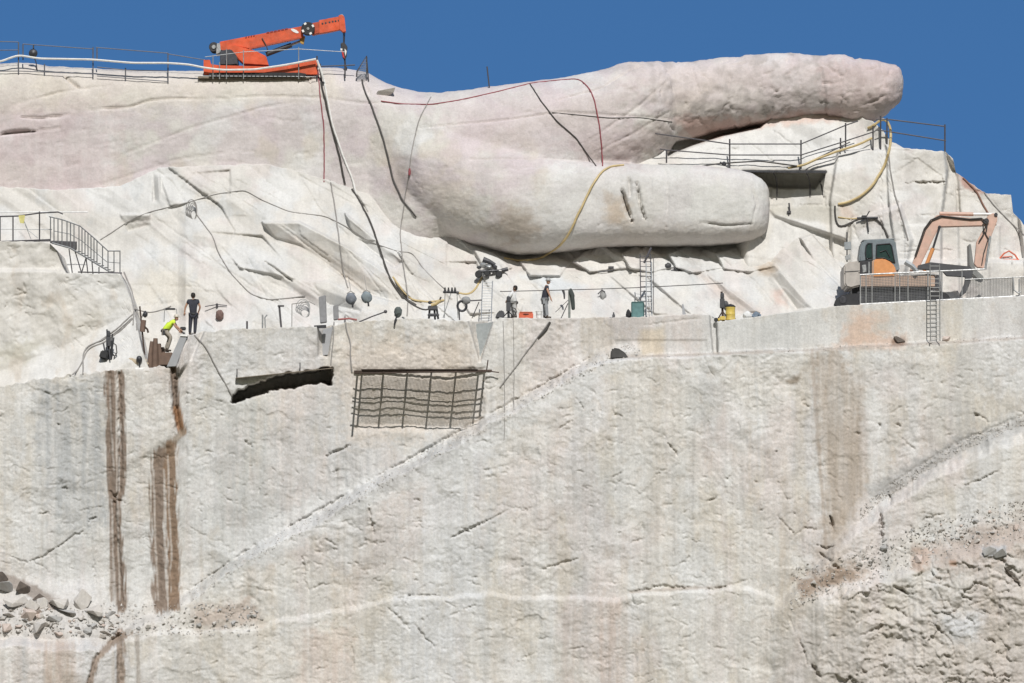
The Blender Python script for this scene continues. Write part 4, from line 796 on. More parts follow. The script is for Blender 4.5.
bb = MB(); bb.prism(b.v[:4], .02); tag(bb.build('yellow_rag', mat('pale_yellow_cloth', (.60,.55,.22), .9), loc=at(22,223,YS-.05)), 'pale yellow rag hanging from the walkway handrail', 'rag')
b = MB(); b.tube(at(-60,212,YS+1.6), at(88,212,YS+1.6), .018); tag(b.build('steel_line', steel, loc=at(88,212,YS+1.6)), 'thin taut steel line running level behind the stair head', 'line')
dsteel = mat('dull_grey_steel', (.19,.195,.20), .55, .4)
st = thing('steel_stair', 'grey steel stair with balusters descending the left block', 'stair', at(90, 273, YS))
b = MB(); b.hexa([at(50,243,YS-.5), at(76,250.5,YS-.5), at(77,249,YS+.6), at(52,241.5,YS+.6)], [at(50,241.5,YS-.5), at(76,242.5,YS-.5), at(77,241.5,YS+.6), at(52,240.5,YS+.6)]); b.build('landing', dk, st)
for yy in (-.5, .55):
    b = MB(); b.path([at(52,243,YS+yy), at(70,248,YS+yy), at(82,255,YS+yy), at(110,272,YS+yy)], .04); b.build('stringer', dsteel, st)
    b = MB(); b.path([at(49,216.5,YS+yy), at(62,219.5,YS+yy), at(80,226,YS+yy), at(94,238,YS+yy), at(108,251,YS+yy), at(120.5,251,YS+yy)], .03); b.build('handrail', dsteel, st)
    b = MB(); b.path([at(54,231,YS+yy), at(70,234,YS+yy), at(82,241,YS+yy), at(107,262,YS+yy), at(120,263,YS+yy)], .018); b.build('mid_rail', dsteel, st)
    for x in (50.5,54,58,62,67,70.5,74,79,82,85,88,91,94,97,102.5,108,114,120):
        t_ = float(np.interp(x, [49,62,80,94,108,121],[216.5,219.5,226,238,251,251])); bt = float(np.interp(x, [52,70,82,110,121],[243,248,255,272,273]))
        b = MB(); b.tube(at(x, t_, YS+yy), at(x, bt, YS+yy), .024); b.build('baluster', dsteel, st)
for k in range(11):
    x = 77+k*3.3; y = 252+k*2.02; b = MB(); b.hexa([at(x,y,YS-.48), at(x+4,y,YS-.48), at(x+4,y,YS+.55), at(x,y,YS+.55)], [at(x,y-.9,YS-.48), at(x+4,y-.9,YS-.48), at(x+4,y-.9,YS+.55), at(x,y-.9,YS+.55)]); b.build('tread', dark, st)
for x, x2, y0 in ((69,72.5,249),(75,82,251),(86,81,258),(92,93,262),(99,99,267),(86,88,257)):
    for yy in (-.45, .5):
        b = MB(); b.tube(at(x,y0,YS+yy), at(x2,274.5,YS+yy), .025); b.build('leg', dk, st)
b = MB(); b.tube(at(78,272,YS-.5), at(122,273,YS-.5), .03); b.build('sill_beam', dk, st)

# ---------------------------------------------------------------- ladders
def ladder(label, x0, y0, x1, y1, wd, n, Y0, Y1, m=steel, group=None):
    t = thing('ladder', label, 'ladder', at(x1, y1, Y1), group)
    for s in (0, 1):
        b = MB(); b.tube(at(x0+s*wd, y0, Y0), at(x1+s*wd, y1, Y1), .022); b.build('stile', m, t)
    b = MB()
    for k in range(n):
        f = (k+.5)/n; x = x0+(x1-x0)*f; y = y0+(y1-y0)*f; Y = Y0+(Y1-Y0)*f; b.tube(at(x, y, Y), at(x+wd, y, Y), .015, 6)
    b.build('rungs', m, t); return t
ladder('long aluminium ladder leaning from the lower ledge up to the excavator fence', 930, 264, 930.5, 341, 9.5, 18, 0., .0-.25, mat('dull_aluminium', (.30,.30,.29), .5, .5))
ladder('tall grey ladder standing on the terrace under the thumb beside the white clad worker', 482.5, 281, 481, 324, 10, 16, 4.6, 2.6, steel)
ladder('upper ladder of the tower standing next to the teal box', 640, 254, 641, 314, 10.5, 12, 4.9, 3.6, dk)
ladder('narrow inner ladder clipped to the ladder tower by the teal box', 646, 262, 646.5, 316, 5.5, 14, 4.0, 3.2, steel)
b = MB(); b.path([at(644,263,4.6), at(647,257,4.6), at(651,248,4.9)], .05); b.path([at(653.5,258,4.8), at(653.5,312,3.8)], .016); tag(b.build('safety_line', dk, loc=at(653,312,3.8)), 'dark safety line tied off at the head of the ladder tower', 'line')

# ---------------------------------------------------------------- rebar grate and plank ledge on the cliff (their shadows fall on the wall)
tw = .70/.70
Yw = min(hitY(x, 378) for x in range(360, 484, 6))
gr = thing('rebar_grate', 'rusty rebar grate jutting level out of the cliff below the terrace, casting a barred shadow', 'grate', at(420, 372, Yw))
zt = lambda x: 373.2-.012*(x-352)
for dpx in (15.8, 24.6, 29, 35.7, 41.3, 53.5):
    wv = dpx*P1*tw; b = MB(); b.path([at(354.5,zt(352),Yw-wv), at(385,zt(385)+.2,Yw-wv), at(420,zt(420)-.2,Yw-wv), at(486,zt(486),Yw-wv)], .032, 6); b.build('long_bar', rod_m, gr)
for x, L in ((357.5,66),(362,54),(383.5,55),(407.5,56),(431.5,54),(456,53),(478.5,48),(484.5,42)):
    b = MB(); b.tube(at(x,zt(x)-.5,Yw+.6), at(x,zt(x)-.5,Yw-L*P1*tw), .042, 6); b.build('cross_bar', rod_m, gr)
b = MB(); b.tube(at(354,371.4,Yw-.08), at(492,370.6,Yw-.08), .045); b.tube(at(486,371,Yw-.3), at(499,372.4,Yw-.3), .025); b.build('wall_beam', rod_m, gr)
b = MB(); b.tube(at(488,360,Yw-.1), at(486.5,371,Yw-.1), .025); b.build('anchor_pin', rod_m, gr)
b = MB()
Lm = 52*P1*tw; xa = at(363,373,Yw).x; xb = at(478,373,Yw).x; zz = at(420,372.9,Yw).z
for k in range(int((xb-xa)/.06)): x = xa+k*.06; b.tube((x, Yw-.15, zz), (x, Yw-Lm, zz), .008, 4)
for k in range(int(Lm/.06)): y = Yw-.15-k*.06; b.tube((xa, y, zz+.012), (xb, y, zz+.012), .008, 4)
b.build('wire_mesh', rod_m, gr)
Yw = min(hitY(x, 363) for x in range(240, 332, 6))
pl = thing('plank_ledge', 'weathered timber plank ledge pinned to the cliff, dark shadow underneath', 'plank ledge', at(285, 374, Yw))
b = MB(); b.hexa([at(235.5,378.6,Yw+1.2), at(235.5,378.6,Yw-.3), at(333,368.6,Yw-.3), at(333,368.6,Yw+1.2)], [at(235.5,377.7,Yw+1.2), at(235.5,377.7,Yw-.3), at(333,367.7,Yw-.3), at(333,367.7,Yw+1.2)]); b.build('plank', timber, pl, bevel=.01)
for x, y in ((237,377),(300,370.6)):
    b = MB(); b.tube(at(x,y-8,Yw-.22), at(x,y+1,Yw-.22), .022); b.build('anchor_pin', dk, pl)
nt_ = thing('dim_face_slab', 'tall grey sheet added for the dim slanting face of the notch right of the plank ledge', 'slab', at(322, 355, 2))
b = MB(); b.prism(pp([(323,330),(333.5,326),(328.5,355),(318.5,356)], hitY(326,340,.25)), .12); o = b.build('dim_face_body', concrete_g, nt_, bevel=.02)  # grey sheet added for the notch's slanting face in grazing light
b = MB(); b.prism(pp([(314,325.4),(326,324.8),(326,327.6),(314,327.8)], hitY(318,332,.2)), .3); b.build('top_plate', dark, nt_)
ns = thing('notch_shade', 'pointed grey sheet added for the shaded face of the notch below the tall ladder', 'plate', at(481, 360, 1.5))
Yn = hitY(480, 335, .12); b = MB(); b.prism(pp([(471,324.5),(493.5,322),(480.5,360.5)], Yn), .1); b.build('shade_sheet', mat('notch_shade_grey', (.29,.31,.31), .7), ns, bevel=.01)  # sheet added for a notch face that lies in shadow
b = MB(); b.prism(pp([(464,322),(472,322),(472.5,325),(470.5,331),(467.5,331),(466,325)], Yn-.1), .15); b.build('clamp', dark, ns)
sl_ = thing('dim_face_slab', 'tall grey sheet added for the shaded side of the block beside the hi-vis worker', 'slab', at(178, 366, 1.2))
Ys = hitY(192, 345, .1); b = MB(); b.prism(pp([(180.5,335.5),(187.5,336),(176,366.5),(166.5,367)], 1.05), .25); b.build('dim_face_body', concrete_g, sl_, bevel=.02)  # sheet added for the block's side face, grey from shading
b = MB(); b.prism(pp([(180.5,334.4),(187.8,334.9),(187.4,336.6),(180.2,336.2)], 1.0), .35); b.build('top_edge', white_p, sl_, bevel=.01)
# ================================================================ terrace kit, machines, people
setwin(-150, 300, 1170, 830)
def edgeY(px): 
    return float(sample(DA, np.array([px*1.]), np.array([float(T_A(px))+1.]))[0])
def ground(px, back=.6):
    y = float(T_A(px)); e = at(px, y, edgeY(px)); p = Vector((e.x*(1), e.y+back, e.z))
    ok, q, n, i, ob, mt = S.ray_cast(DG, p+Vector((0,0,.7)), Vector((0,0,-1)))
    return q if ok and abs(q.z-p.z) < .7 else p
def lump(c, sx, sy, sz, seed, name, m, parent=None, amp=.26, sub=3):
    bm = bmesh.new(); bmesh.ops.create_icosphere(bm, subdivisions=sub, radius=1); b = MB(); r = random.Random(seed); o = r.uniform(0, 50)
    vs = [v.co.copy() for v in bm.verts]; n = np.array([list(v) for v in vs]); d = 1+amp*fbm(n[:,0]*1.3+o+n[:,1], n[:,2]*1.3+o-n[:,1], 3, seed)
    b.add([Vector(c)+Vector((v.x*sx, v.y*sy, v.z*sz))*float(k) for v, k in zip(vs, d)], [[v.index for v in f.verts] for f in bm.faces]); bm.free()
    return b.build(name, m, parent, loc=Vector(c)-Vector((0,0,sz)), smooth=True)

# ---------------------------------------------------------------- excavator on the right terrace
YE = 4.2
ex = thing('excavator', 'pale orange excavator with grey cab parked behind the mesh fence on the right terrace', 'excavator', at(880, 304, YE))
def z6(pts): return [(830+x/6.21, 200+y/6.21) for x, y in pts]
def z7(pts): return [(900+x/6.21, 200+y/6.21) for x, y in pts]
for yy in (-1.15, .75):
    b = MB(); b.prism(pp([(834,305),(836,299),(842,295),(850,293.5),(940,291),(948,294),(951,299),(947,304),(938,306),(845,308),(838,308)], YE+yy), .45); t = b.build('crawler_track', black, ex, bevel=.04)
    for xx in (843, 862, 881, 900, 920, 941):
        b = MB(); b.lathe(at(xx, 300, YE+yy-.03), [(0,0),(.14,0),(.17,.02),(.17,.06),(0,.06)], 'y', 14); b.build('track_roller', dark, t)
b = MB(); b.prism(pp([(852,296),(930,292),(930,285),(852,288)], YE-.8), 1.6); b.build('undercarriage', dark, ex)
b = MB(); b.prism(pp([(846.5,262.5),(860,260.6),(860.2,286),(851,288.5),(846,287),(844,283),(843.8,266)], YE-1.15), 2.3); cw = b.build('counterweight', beige, ex, bevel=.07)
b = MB(); b.prism(pp([(844.5,271.5),(860.3,270.5),(860.3,271.2),(844.5,272.2)], YE-1.165), .02); b.build('seam', dark, cw)
b = MB(); b.prism(pp([(860,287),(860,276),(872,275),(872,260),(884,259),(894,266),(899,276),(935,274),(935,287)], YE-1.05), 2.1); b.build('upper_body', mat('dusty_orange_paint', (.46,.33,.25), .65, 0, .2, 3), ex, bevel=.04)
b = MB(); b.prism(pp([(860.3,261),(872.4,260.2),(872.6,276),(860.4,277)], YE-.95), 1.8); eb_ = b.build('engine_bay', dark, ex, bevel=.03)
b = MB(); b.prism(pp([(862,265),(866,264.5),(866.5,272),(863,273)], YE-.99), .08); b.build('engine_pipe', steel, eb_, bevel=.02)
b = MB(); b.tube(at(869,262,YE-.98), at(869,274,YE-.98), .05); b.build('exhaust_pipe', steel, eb_)
b = MB(); b.prism(pp([(872.7,261),(876,259),(884,258.6),(890,261.5),(895,266),(897,277),(872.7,278)], YE-1.08), .3); b.build('engine_hood', exor, ex, bevel=.05)
cb = MB(); cb.prism(pp([(859.8,262),(859.2,256),(861,243),(863,241),(870,239.8),(892,239),(895.5,241),(898.5,262),(900,270),(896,272),(890,262),(872,260.5)], YE-.75), 1.25); c_ = cb.build('cab', cabm, ex, bevel=.05)
for pts, nm in (([(876.7,244.6),(889.8,243.6),(891.6,246),(894.8,262.5),(884,258),(876.2,257.6)],'side_window'),([(866.2,245.5),(868,243.5),(872,243.2),(872.4,257.6),(866,258.6),(865.4,252)],'rear_window')):
    b = MB(); b.prism(pp(pts, YE-.775), .03); w_ = b.build(nm, glass_m, c_)
    b = MB(); q = pp(pts+pts[:1], YE-.785); b.path(q, .03, 5); b.build('window_frame', dark, w_)
b = MB(); b.path([at(880,252,YE-.8), at(886,250,YE-.8), at(890,257,YE-.8)], .02); b.build('door_handle', dark, c_)
b = MB(); b.prism(pp([(863,239.6),(894,238.2),(894.5,239.4),(862,240.8)], YE-.7), 1.15); b.build('roof_panel', grey_p, c_, bevel=.015)
b = MB(); b.tube(at(847,232,YE-.7), at(847,262,YE-.7), .028); mr = b.build('mirror_pole', dark, ex)
b = MB(); b.prism(pp([(844.2,242),(851,241.5),(851.4,249.5),(844.6,250)], YE-.78), .12); b.build('mirror', grey_p, mr, bevel=.02)
b = MB(); b.prism(pp([(845,256),(850,254),(851,259),(846,260)], YE-.8), .2); b.build('rear_lamp', steel, mr)
YB = YE-.35
b = MB(); b.prism(pp(z7([(62,440),(90,360),(148,190),(178,140),(232,92),(290,95),(520,120),(552,140),(545,160),(245,168),(205,245),(112,440)]), YB-.2), .4); bm_ = b.build('boom', salmon, ex, bevel=.03)
b = MB(); b.path([at(x, y, YB-.26) for x, y in z7([(92,350),(150,180),(190,125),(250,97),(340,108),(430,118),(505,113),(540,135),(540,165),(535,200)])], .032); b.path([at(x, y, YB-.24) for x, y in z7([(100,350),(160,180),(200,128),(260,104),(350,113),(440,124),(505,120),(530,150)])], .022); b.build('hydraulic_hose', black_h, bm_)
b = MB(); b.lathe(at(*z7([(246,168)])[0], YB-.26), [(0,0),(.07,0),(.07,.52),(0,.52)], 'y', 12); b.build('pivot_pin', dark, bm_)
b = MB(); b.lathe(at(*z7([(536,130)])[0], YB-.27), [(0,0),(.12,0),(.12,.54),(0,.54)], 'y', 14); b.build('pivot_pin', dark, bm_)
for yy in (-.33, .33):
    b = MB(); b.tube(at(*z7([(150,440)])[0], YB+yy), at(*z7([(205,300)])[0], YB+yy), .09, 10); lc = b.build('lift_cylinder', exor, ex, smooth=True)
    b = MB(); b.tube(at(*z7([(205,300)])[0], YB+yy), at(*z7([(246,168)])[0], YB+yy), .05, 10); b.build('piston_rod', dark, lc, smooth=True)
b = MB(); b.tube(at(*z7([(245,84)])[0], YB-.05), at(*z7([(455,88)])[0], YB-.05), .085, 12); ac = b.build('arm_cylinder', salmon, ex, smooth=True)
b = MB(); b.tube(at(*z7([(455,88)])[0], YB-.05), at(*z7([(590,88)])[0], YB-.05), .06, 12); b.build('piston_rod', white_p, ac, smooth=True)
b = MB(); b.prism(pp(z7([(548,150),(540,105),(575,80),(606,88),(604,130),(560,245),(520,425),(478,418),(462,400),(476,260),(520,180)]), YB-.15), .3); ak = b.build('stick', salmon, ex, bevel=.025)
b = MB(); b.path([at(x, y, YB-.2) for x, y in z7([(545,130),(520,190),(548,240),(520,330),(508,400)])], .026); b.path([at(x, y, YB-.22) for x, y in z7([(540,140),(515,150),(520,210),(490,260)])], .03); b.build('hydraulic_hose', black_h, ak)
b = MB(); b.tube(at(*z7([(560,225)])[0], YB-.22), at(*z7([(530,430)])[0], YB-.22), .05, 10); b.build('bucket_cylinder', steel, ak, smooth=True)
b = MB(); b.lathe(at(*z7([(596,90)])[0], YB-.2), [(0,0),(.08,0),(.08,.4),(0,.4)], 'y', 12); b.build('pivot_pin', dark, ak)
dgrey = mat('dark_grey_steel', (.07,.07,.075), .6, .2)
b = MB(); b.prism(pp(z7([(428,275),(440,272),(455,380),(470,430),(520,475),(515,505),(480,490),(440,450),(430,400)]), YB-.45), .9); bk = b.build('bucket', mat('worn_bucket_steel', (.22,.22,.21), .55, .3), ex, bevel=.02)
b = MB(); b.prism(pp(z7([(108,430),(112,405),(190,386),(300,398),(432,412),(455,430),(448,480),(430,530),(410,575),(375,602),(372,582),(400,520),(405,478),(290,472),(262,440)]), YE-1.3), .22); b.build('dozer_blade_arm', dgrey, ex, bevel=.02)
b = MB(); b.path([at(905,262,YE-1.2), at(912,266,YE-1.2), at(917,272,YE-1.2)], .12); b.build('swing_joint', steel, ex, smooth=True)
# fence
Yf = edgeY(900)+.15
fe = thing('mesh_fence', 'pale steel fence with wire mesh infill along the excavator terrace rim', 'fence', at(940, 300, Yf))
ft = lambda x: 274.8+(x-860)*(-5.6/124); fb = lambda x: 304.3+(x-860)*(-8.3/159)
rail_m = mat('pale_galvanised_tube', (.40,.40,.395), .5, .4)
for x in (860.5, 866, 872, 895, 899.5, 908, 928, 942, 962):
    b = MB(); b.tube(at(x, ft(x), Yf), at(x, fb(x)+1, Yf), .03 if x in (860.5, 928) else .022); b.build('post', rail_m, fe)
for x, y0 in ((1013,277),(1019,279),(1050,275),(1085,274)):
    b = MB(); b.tube(at(x, y0, Yf), at(x, fb(x)+1, Yf), .026); b.build('post', rail_m, fe)
b = MB(); b.tube(at(860, ft(860), Yf), at(985, ft(985), Yf), .035); b.build('top_rail', rail_m, fe)
b = MB(); b.tube(at(860, fb(860), Yf), at(1100, fb(1100), Yf), .035); b.build('bottom_rail', rail_m, fe)
b = MB(); b.tube(at(965, 279.5, Yf), at(1100, 273.5, Yf), .02); b.build('top_rail', rail_m, fe)
for x0, x1, tp in ((861,893,2.2),(896,927,2.2),(966,1012,None),(1020,1100,None)):
    b = MB(); n = int((x1-x0)/1.5)
    for k in range(n+1): x = x0+(x1-x0)*k/n; b.tube(at(x, ft(x)+tp if tp else 279.5-(x-965)*.044, Yf+.03), at(x, fb(x), Yf+.03), .0085, 4)
    for k in range(18):
        q = lambda x: (ft(x)+(tp or 0) if tp else 279.5-(x-965)*.044)
        y0, y1 = q(x0)+(fb(x0)-q(x0))*k/17, q(x1)+(fb(x1)-q(x1))*k/17; b.tube(at(x0, y0, Yf+.045), at(x1, y1, Yf+.045), .0085, 4)
    b.build('mesh_panel', mat('grey_wire', (.2,.2,.2), .6, .3), fe)
tb = MB(); tb.path([at(1013,278,Yf-.1), at(1014,290,Yf-.12), at(1018,293,Yf-.15), at(1021,292,Yf-.1)], .035); tag(tb.build('bent_pipe', rail_m, loc=at(1014,298,Yf-.1)), 'bent pale pipe hooked on the fence post near the picture edge', 'pipe')
rp = thing('red_pipe_frame', 'small red pipe frame lying on the ledge right of the excavator arm', 'pipe frame', at(1000, 260, 7))
Yp = hitY(1003, 256, .2); b = MB(); b.path([at(999,259.5,Yp), at(1004,253.5,Yp), at(1009,251,Yp), at(1015,255,Yp), at(1018,259.5,Yp)], .04); b.build('arch_pipe', red_p, rp); b = MB(); b.tube(at(997,259.8,Yp), at(1019,259.8,Yp), .04); b.path([at(1003,257,Yp), at(1012,256.5,Yp)], .03); b.build('base_pipe', red_p, rp)

# ---------------------------------------------------------------- people
def skin_mesh(name, V, E, R, m, parent, root, extra=None):
    base = wloc(parent); me = bpy.data.meshes.new(name); me.from_pydata([v-base for v in V], E, []); me.update()
    o = bpy.data.objects.new(name, me); COL.objects.link(o); md = o.modifiers.new('s', 'SKIN'); md.use_smooth_shade = True
    for i, r in enumerate(R): me.skin_vertices[0].data[i].radius = (r, r) if not isinstance(r, tuple) else r
    me.skin_vertices[0].data[root].use_root = True
    sd = o.modifiers.new('d', 'SUBSURF'); sd.levels = 1; sd.render_levels = 1
    dg = bpy.context.evaluated_depsgraph_get(); m2 = bpy.data.meshes.new_from_object(o.evaluated_get(dg)); bpy.data.objects.remove(o)
    if extra:
        bm = bmesh.new(); bm.from_mesh(m2)
        for ev, ef in extra:
            vs = [bm.verts.new(Vector(v)-base) for v in ev]
            for f in ef: bm.faces.new([vs[i] for i in f])
        bm.to_mesh(m2); bm.free()
    m2.shade_smooth(); m2.materials.clear(); m2.materials.append(m); m2.name = name
    o = bpy.data.objects.new(name, m2); COL.objects.link(o); o.parent = parent; return o
def person(label, Y, J, shirt, trousers, face, hat=None, sleeves=True, belt=None):
    P = {k: at(v[0], v[1], Y+(v[2] if len(v) > 2 else 0)) for k, v in J.items()}
    foot = (P['anL']+P['anR'])/2; foot.z = min(P['anL'].z, P['anR'].z)-.07
    t = thing('person', label, 'person', foot); face = Vector(face).normalized()
    K = ['pelvis','chest','neck','shL','elL','haL','shR','elR','haR','hipL','knL','anL','hipR','knR','anR']
    V = [P[k].copy() for k in K]; I = {k: i for i, k in enumerate(K)}
    E = [('pelvis','chest'),('chest','neck'),('chest','shL'),('shL','elL'),('elL','haL'),('chest','shR'),('shR','elR'),('elR','haR'),('pelvis','hipL'),('hipL','knL'),('knL','anL'),('pelvis','hipR'),('hipR','knR'),('knR','anR')]
    E = [(I[a], I[b]) for a, b in E]; R = [.13,.14,.055,.065,.045,.03,.065,.045,.03,.09,.065,.042,.09,.065,.042]
    ex = []
    h = MB(); hc = P['head']; n = 14; prof = [(.0,-.125),(.045,-.115),(.068,-.08),(.08,-.02),(.088,.04),(.075,.09),(.04,.118),(0,.125)]
    h.lathe(hc, prof, 'z', n); side = face.cross(Vector((0,0,1))).normalized()
    h.path([hc+face*.075+Vector((0,0,.02)), hc+face*.105+Vector((0,0,-.02)), hc+face*.08+Vector((0,0,-.03))], .014, 5)      # nose
    for s in (1,-1):
        h.path([hc+side*s*.082+Vector((0,0,.02)), hc+side*s*.095+Vector((0,0,0)), hc+side*s*.08+Vector((0,0,-.03))], .016, 5)
        h.path([hc+face*.078+side*s*.03+Vector((0,0,.025)), hc+face*.08+side*s*.045+Vector((0,0,.022))], .009, 4)
    h.path([hc+face*.078-side*.025+Vector((0,0,-.06)), hc+face*.078+side*.025+Vector((0,0,-.06))], .007, 4)                  # mouth
    ex.append((h.v, h.f))
    for s in 'LR':
        d = (P['ha'+s]-P['el'+s]).normalized(); a = d.cross(face); a = a.normalized() if a.length > .1 else Vector((0,1,0)); q = MB()
        q.path([P['ha'+s]-d*.01, P['ha'+s]+d*.05, P['ha'+s]+d*.09], .036, 7, .03)
        for k, L in enumerate((.065,.08,.075,.055)):
            b0 = P['ha'+s]+d*.08+a*(.028-.0187*k); c = (d*.75+face*.6).normalized(); q.path([b0, b0+d*L*.5, b0+d*L*.5+c*L*.5], .0095, 5, .007)
        b0 = P['ha'+s]+d*.02+a*.033; q.path([b0, b0+(d+a*.8).normalized()*.045, b0+(d+a*.3).normalized()*.075], .011, 5, .008); ex.append((q.v, q.f))
    skin_mesh('body', V, E, R, skin, t, 0, ex)
    mid = lambda a, b, f: a.lerp(b, f)
    sv = [P['pelvis'], mid(P['pelvis'],P['chest'],.5), P['chest'], mid(P['chest'],P['neck'],.75), P['shL'], mid(P['shL'],P['elL'],.55 if sleeves is True else .95), P['shR'], mid(P['shR'],P['elR'],.55 if sleeves is True else .95)]
    se = [(0,1),(1,2),(2,3),(2,4),(4,5),(2,6),(6,7)]; sr = [.16,.165,.2,.1,.1,.072,.1,.072]
    if sleeves == 'long':
        sv += [P['haL'], P['haR']]; se += [(5,8),(7,9)]; sr += [.045,.045]
    skin_mesh('shirt', sv, se, sr, shirt, t, 1)
    skin_mesh('trousers', [P['pelvis'],P['hipL'],P['knL'],P['anL'],P['hipR'],P['knR'],P['anR']], [(0,1),(1,2),(2,3),(0,4),(4,5),(5,6)], [.15,.118,.085,.068,.118,.085,.068], trousers, t, 0)
    fd = Vector((face.x, face.y, 0)).normalized()
    for s in 'LR':
        b = MB(); a = P['an'+s]; b.path([a+Vector((0,0,.06)), a+Vector((0,0,-.02)), a+fd*.07+Vector((0,0,-.035)), a+fd*.17+Vector((0,0,-.045))], .055, 8, .04); b.build('boot', boot_m, t, smooth=True)
    b = MB()
    if hat:
        b.lathe(hc+Vector((0,0,.03)), [(.125,.0),(.13,.012),(.108,.02),(.104,.07),(.075,.115),(.03,.132),(0,.134)], 'z', 16); b.prism([hc+Vector((0,0,.035))+fd*.09+side*.08, hc+Vector((0,0,.03))+fd*.17+side*.04, hc+Vector((0,0,.03))+fd*.17-side*.04, hc+Vector((0,0,.035))+fd*.09-side*.08], .012, Vector((0,0,1))); b.build('helmet', hat, t, smooth=True)
    else:
        b.lathe(hc-fd*.015+Vector((0,0,.0)), [(.078,-.07),(.094,-.02),(.099,.05),(.085,.1),(.045,.132),(0,.138)], 'z', 14); b.build('hair', hair_m, t, smooth=True)
    if belt:
        b = MB(); q = P['pelvis']; b.lathe(q-Vector((0,0,.06)), [(.16,0),(.185,.02),(.185,.1),(.16,.12)], 'z', 14); b.box(q+side*.17-Vector((0,0,.1)), (.1,.14,.2)); b.build('tool_belt', belt, t, smooth=True)
    return t
g = ground(192, .5); d = 330.6-g.z*0; YPp = g.y
def feet(px, back): p = ground(px, back); return p.y, proj_np(np.array([list(p)]))[1][0]
Yp1, f1 = feet(192, .45); o = f1-331
person('standing worker in black T-shirt and trousers seen from behind on the block edge', Yp1, {k: (v[0], v[1]+o, *v[2:]) for k, v in dict(head=(193.2,291.3),neck=(193,294.6),chest=(193,299),pelvis=(193.3,309.3),shL=(188.4,296.6),elL=(185.4,302.6),haL=(184.6,308),shR=(197.8,296.6),elR=(200.2,303),haR=(198.3,308,.12),hipL=(191,310.8),knL=(190.3,320),anL=(189.9,329.2),hipR=(195.5,310.8),knR=(195.3,320),anR=(194.8,329.2)).items()}, navy, navy, (.1,1,-.25), None, belt=dark)
Yp3, f3 = feet(546, .45); o = f3-318.4
person('standing worker in dark shirt and grey jeans turned right, bare terrace around', Yp3, {k: (v[0], v[1]+o, *v[2:]) for k, v in dict(head=(548.2,281.3),neck=(547.2,284.6),chest=(546.3,289.2),pelvis=(544.9,299.3),shL=(546.4,287,-.17),elL=(548.6,292.8,-.22),haL=(550.8,298.4,-.22),shR=(546.4,287,.17),elR=(543.6,293,.22),haR=(544.2,299.5,.24),hipL=(544.9,300.6,-.09),knL=(546.3,308.6,-.12),anL=(547.2,316.4,-.14),hipR=(544.8,300.6,.09),knR=(544.9,308.8,.1),anR=(544.2,316.4,.12)).items()}, navy, jeans, (1,-.25,-.25), mat('pale_grey_plastic', (.38,.38,.37), .5), belt=jeans)
Yp4, f4 = feet(514, .6); o = f4-317.6
person('worker in white shirt bending over a drill stand beside the tall ladder', Yp4, {k: (v[0], v[1]+o, *v[2:]) for k, v in dict(head=(515,286.8),neck=(513.9,289.6),chest=(511.4,293.2),pelvis=(513.9,301),shL=(512.3,291,-.17),elL=(508.8,295.6,-.2),haL=(507.2,298.4,-.12),shR=(512.5,291,.17),elR=(509,295.6,.2),haR=(507.4,298,.14),hipL=(513.7,302.2,-.09),knL=(514.8,309.4,-.1),anL=(515.8,315.7,-.1),hipR=(513.6,302.2,.09),knR=(512.8,309.6,.1),anR=(511.9,315.7,.1)).items()}, whitec, mat('pale_grey_cloth', (.46,.46,.45), .9), (-.8,.1,-.4), None, sleeves='long', belt=dark)
Yp2 = edgeY(168)+.5
person('crouching worker in bright yellow green vest and pale helmet reaching over the added grey side sheet', Yp2, dict(head=(176.4,317.8),neck=(174.3,320.3),chest=(171,323.2),pelvis=(165,330.8),shL=(173.4,321.8,-.17),elL=(175.4,326.6,-.22),haL=(179,330.6,-.16),shR=(173.6,321.4,.17),elR=(176.6,326,.2),haR=(180.4,329.6,.1),hipL=(165.2,331.6,-.09),knL=(171.2,337,-.15),anL=(167.2,349.6,-.13),hipR=(165,331.6,.09),knR=(169.6,338,.14),anR=(165,350.4,.12)), hivis, khaki, (1,-.2,-.55), mat('cream_plastic', (.55,.50,.42), .5), belt=dark)
b = MB(); c = at(167,359.3,Yp2); b.box(c, (.52,.6,.55)); tag(b.build('timber_block', brown_t, loc=c-Vector((0,0,.27)), bevel=.03), 'dark brown timber block under the feet of the crouching worker', 'block')

# ---------------------------------------------------------------- kit along the terrace
def kit(name, label, cat, px, back=.8, group=None):
    p = ground(px, back); return thing(name, label, cat, p, group), p
def V3(x, y, z): return Vector((x, y, z))
def rig(px, back, hgt, label, m=dark, lean=0., name='rock_drill'):
    t, p = kit(name, label, 'drill', px, back)
    b = MB(); b.tube(p+V3(0,0,.05), p+V3(lean,0,hgt), .05, 8); b.build('mast', m, t)
    b = MB(); b.box(p+V3(lean*.6,-.07,hgt*.62), (.2,.2,.42)); b.lathe(p+V3(lean*.6,-.07,hgt*.62+.2), [(.07,0),(.09,.05),(.09,.2),(.04,.26)], 'z', 10); b.build('drifter', dgrey, t, bevel=.02)
    for a in (2.6, .5, -1.4):
        b = MB(); b.tube(p+V3(lean*.3,0,hgt*.38), p+V3(.38*math.cos(a),.3*math.sin(a),.0), .026, 6); b.build('leg', m, t)
    b = MB(); b.path([p+V3(lean*.6+.1,-.1,hgt*.62), p+V3(.3,-.15,hgt*.5), p+V3(.34,-.15,.3), p+V3(.2,-.1,.05)], .025); b.build('air_hose', black_h, t); return t, p
t, p = rig(108, .6, 1.25, 'black rock drill bristling with hoses at the left end of the terrace rim', dark, -.05)
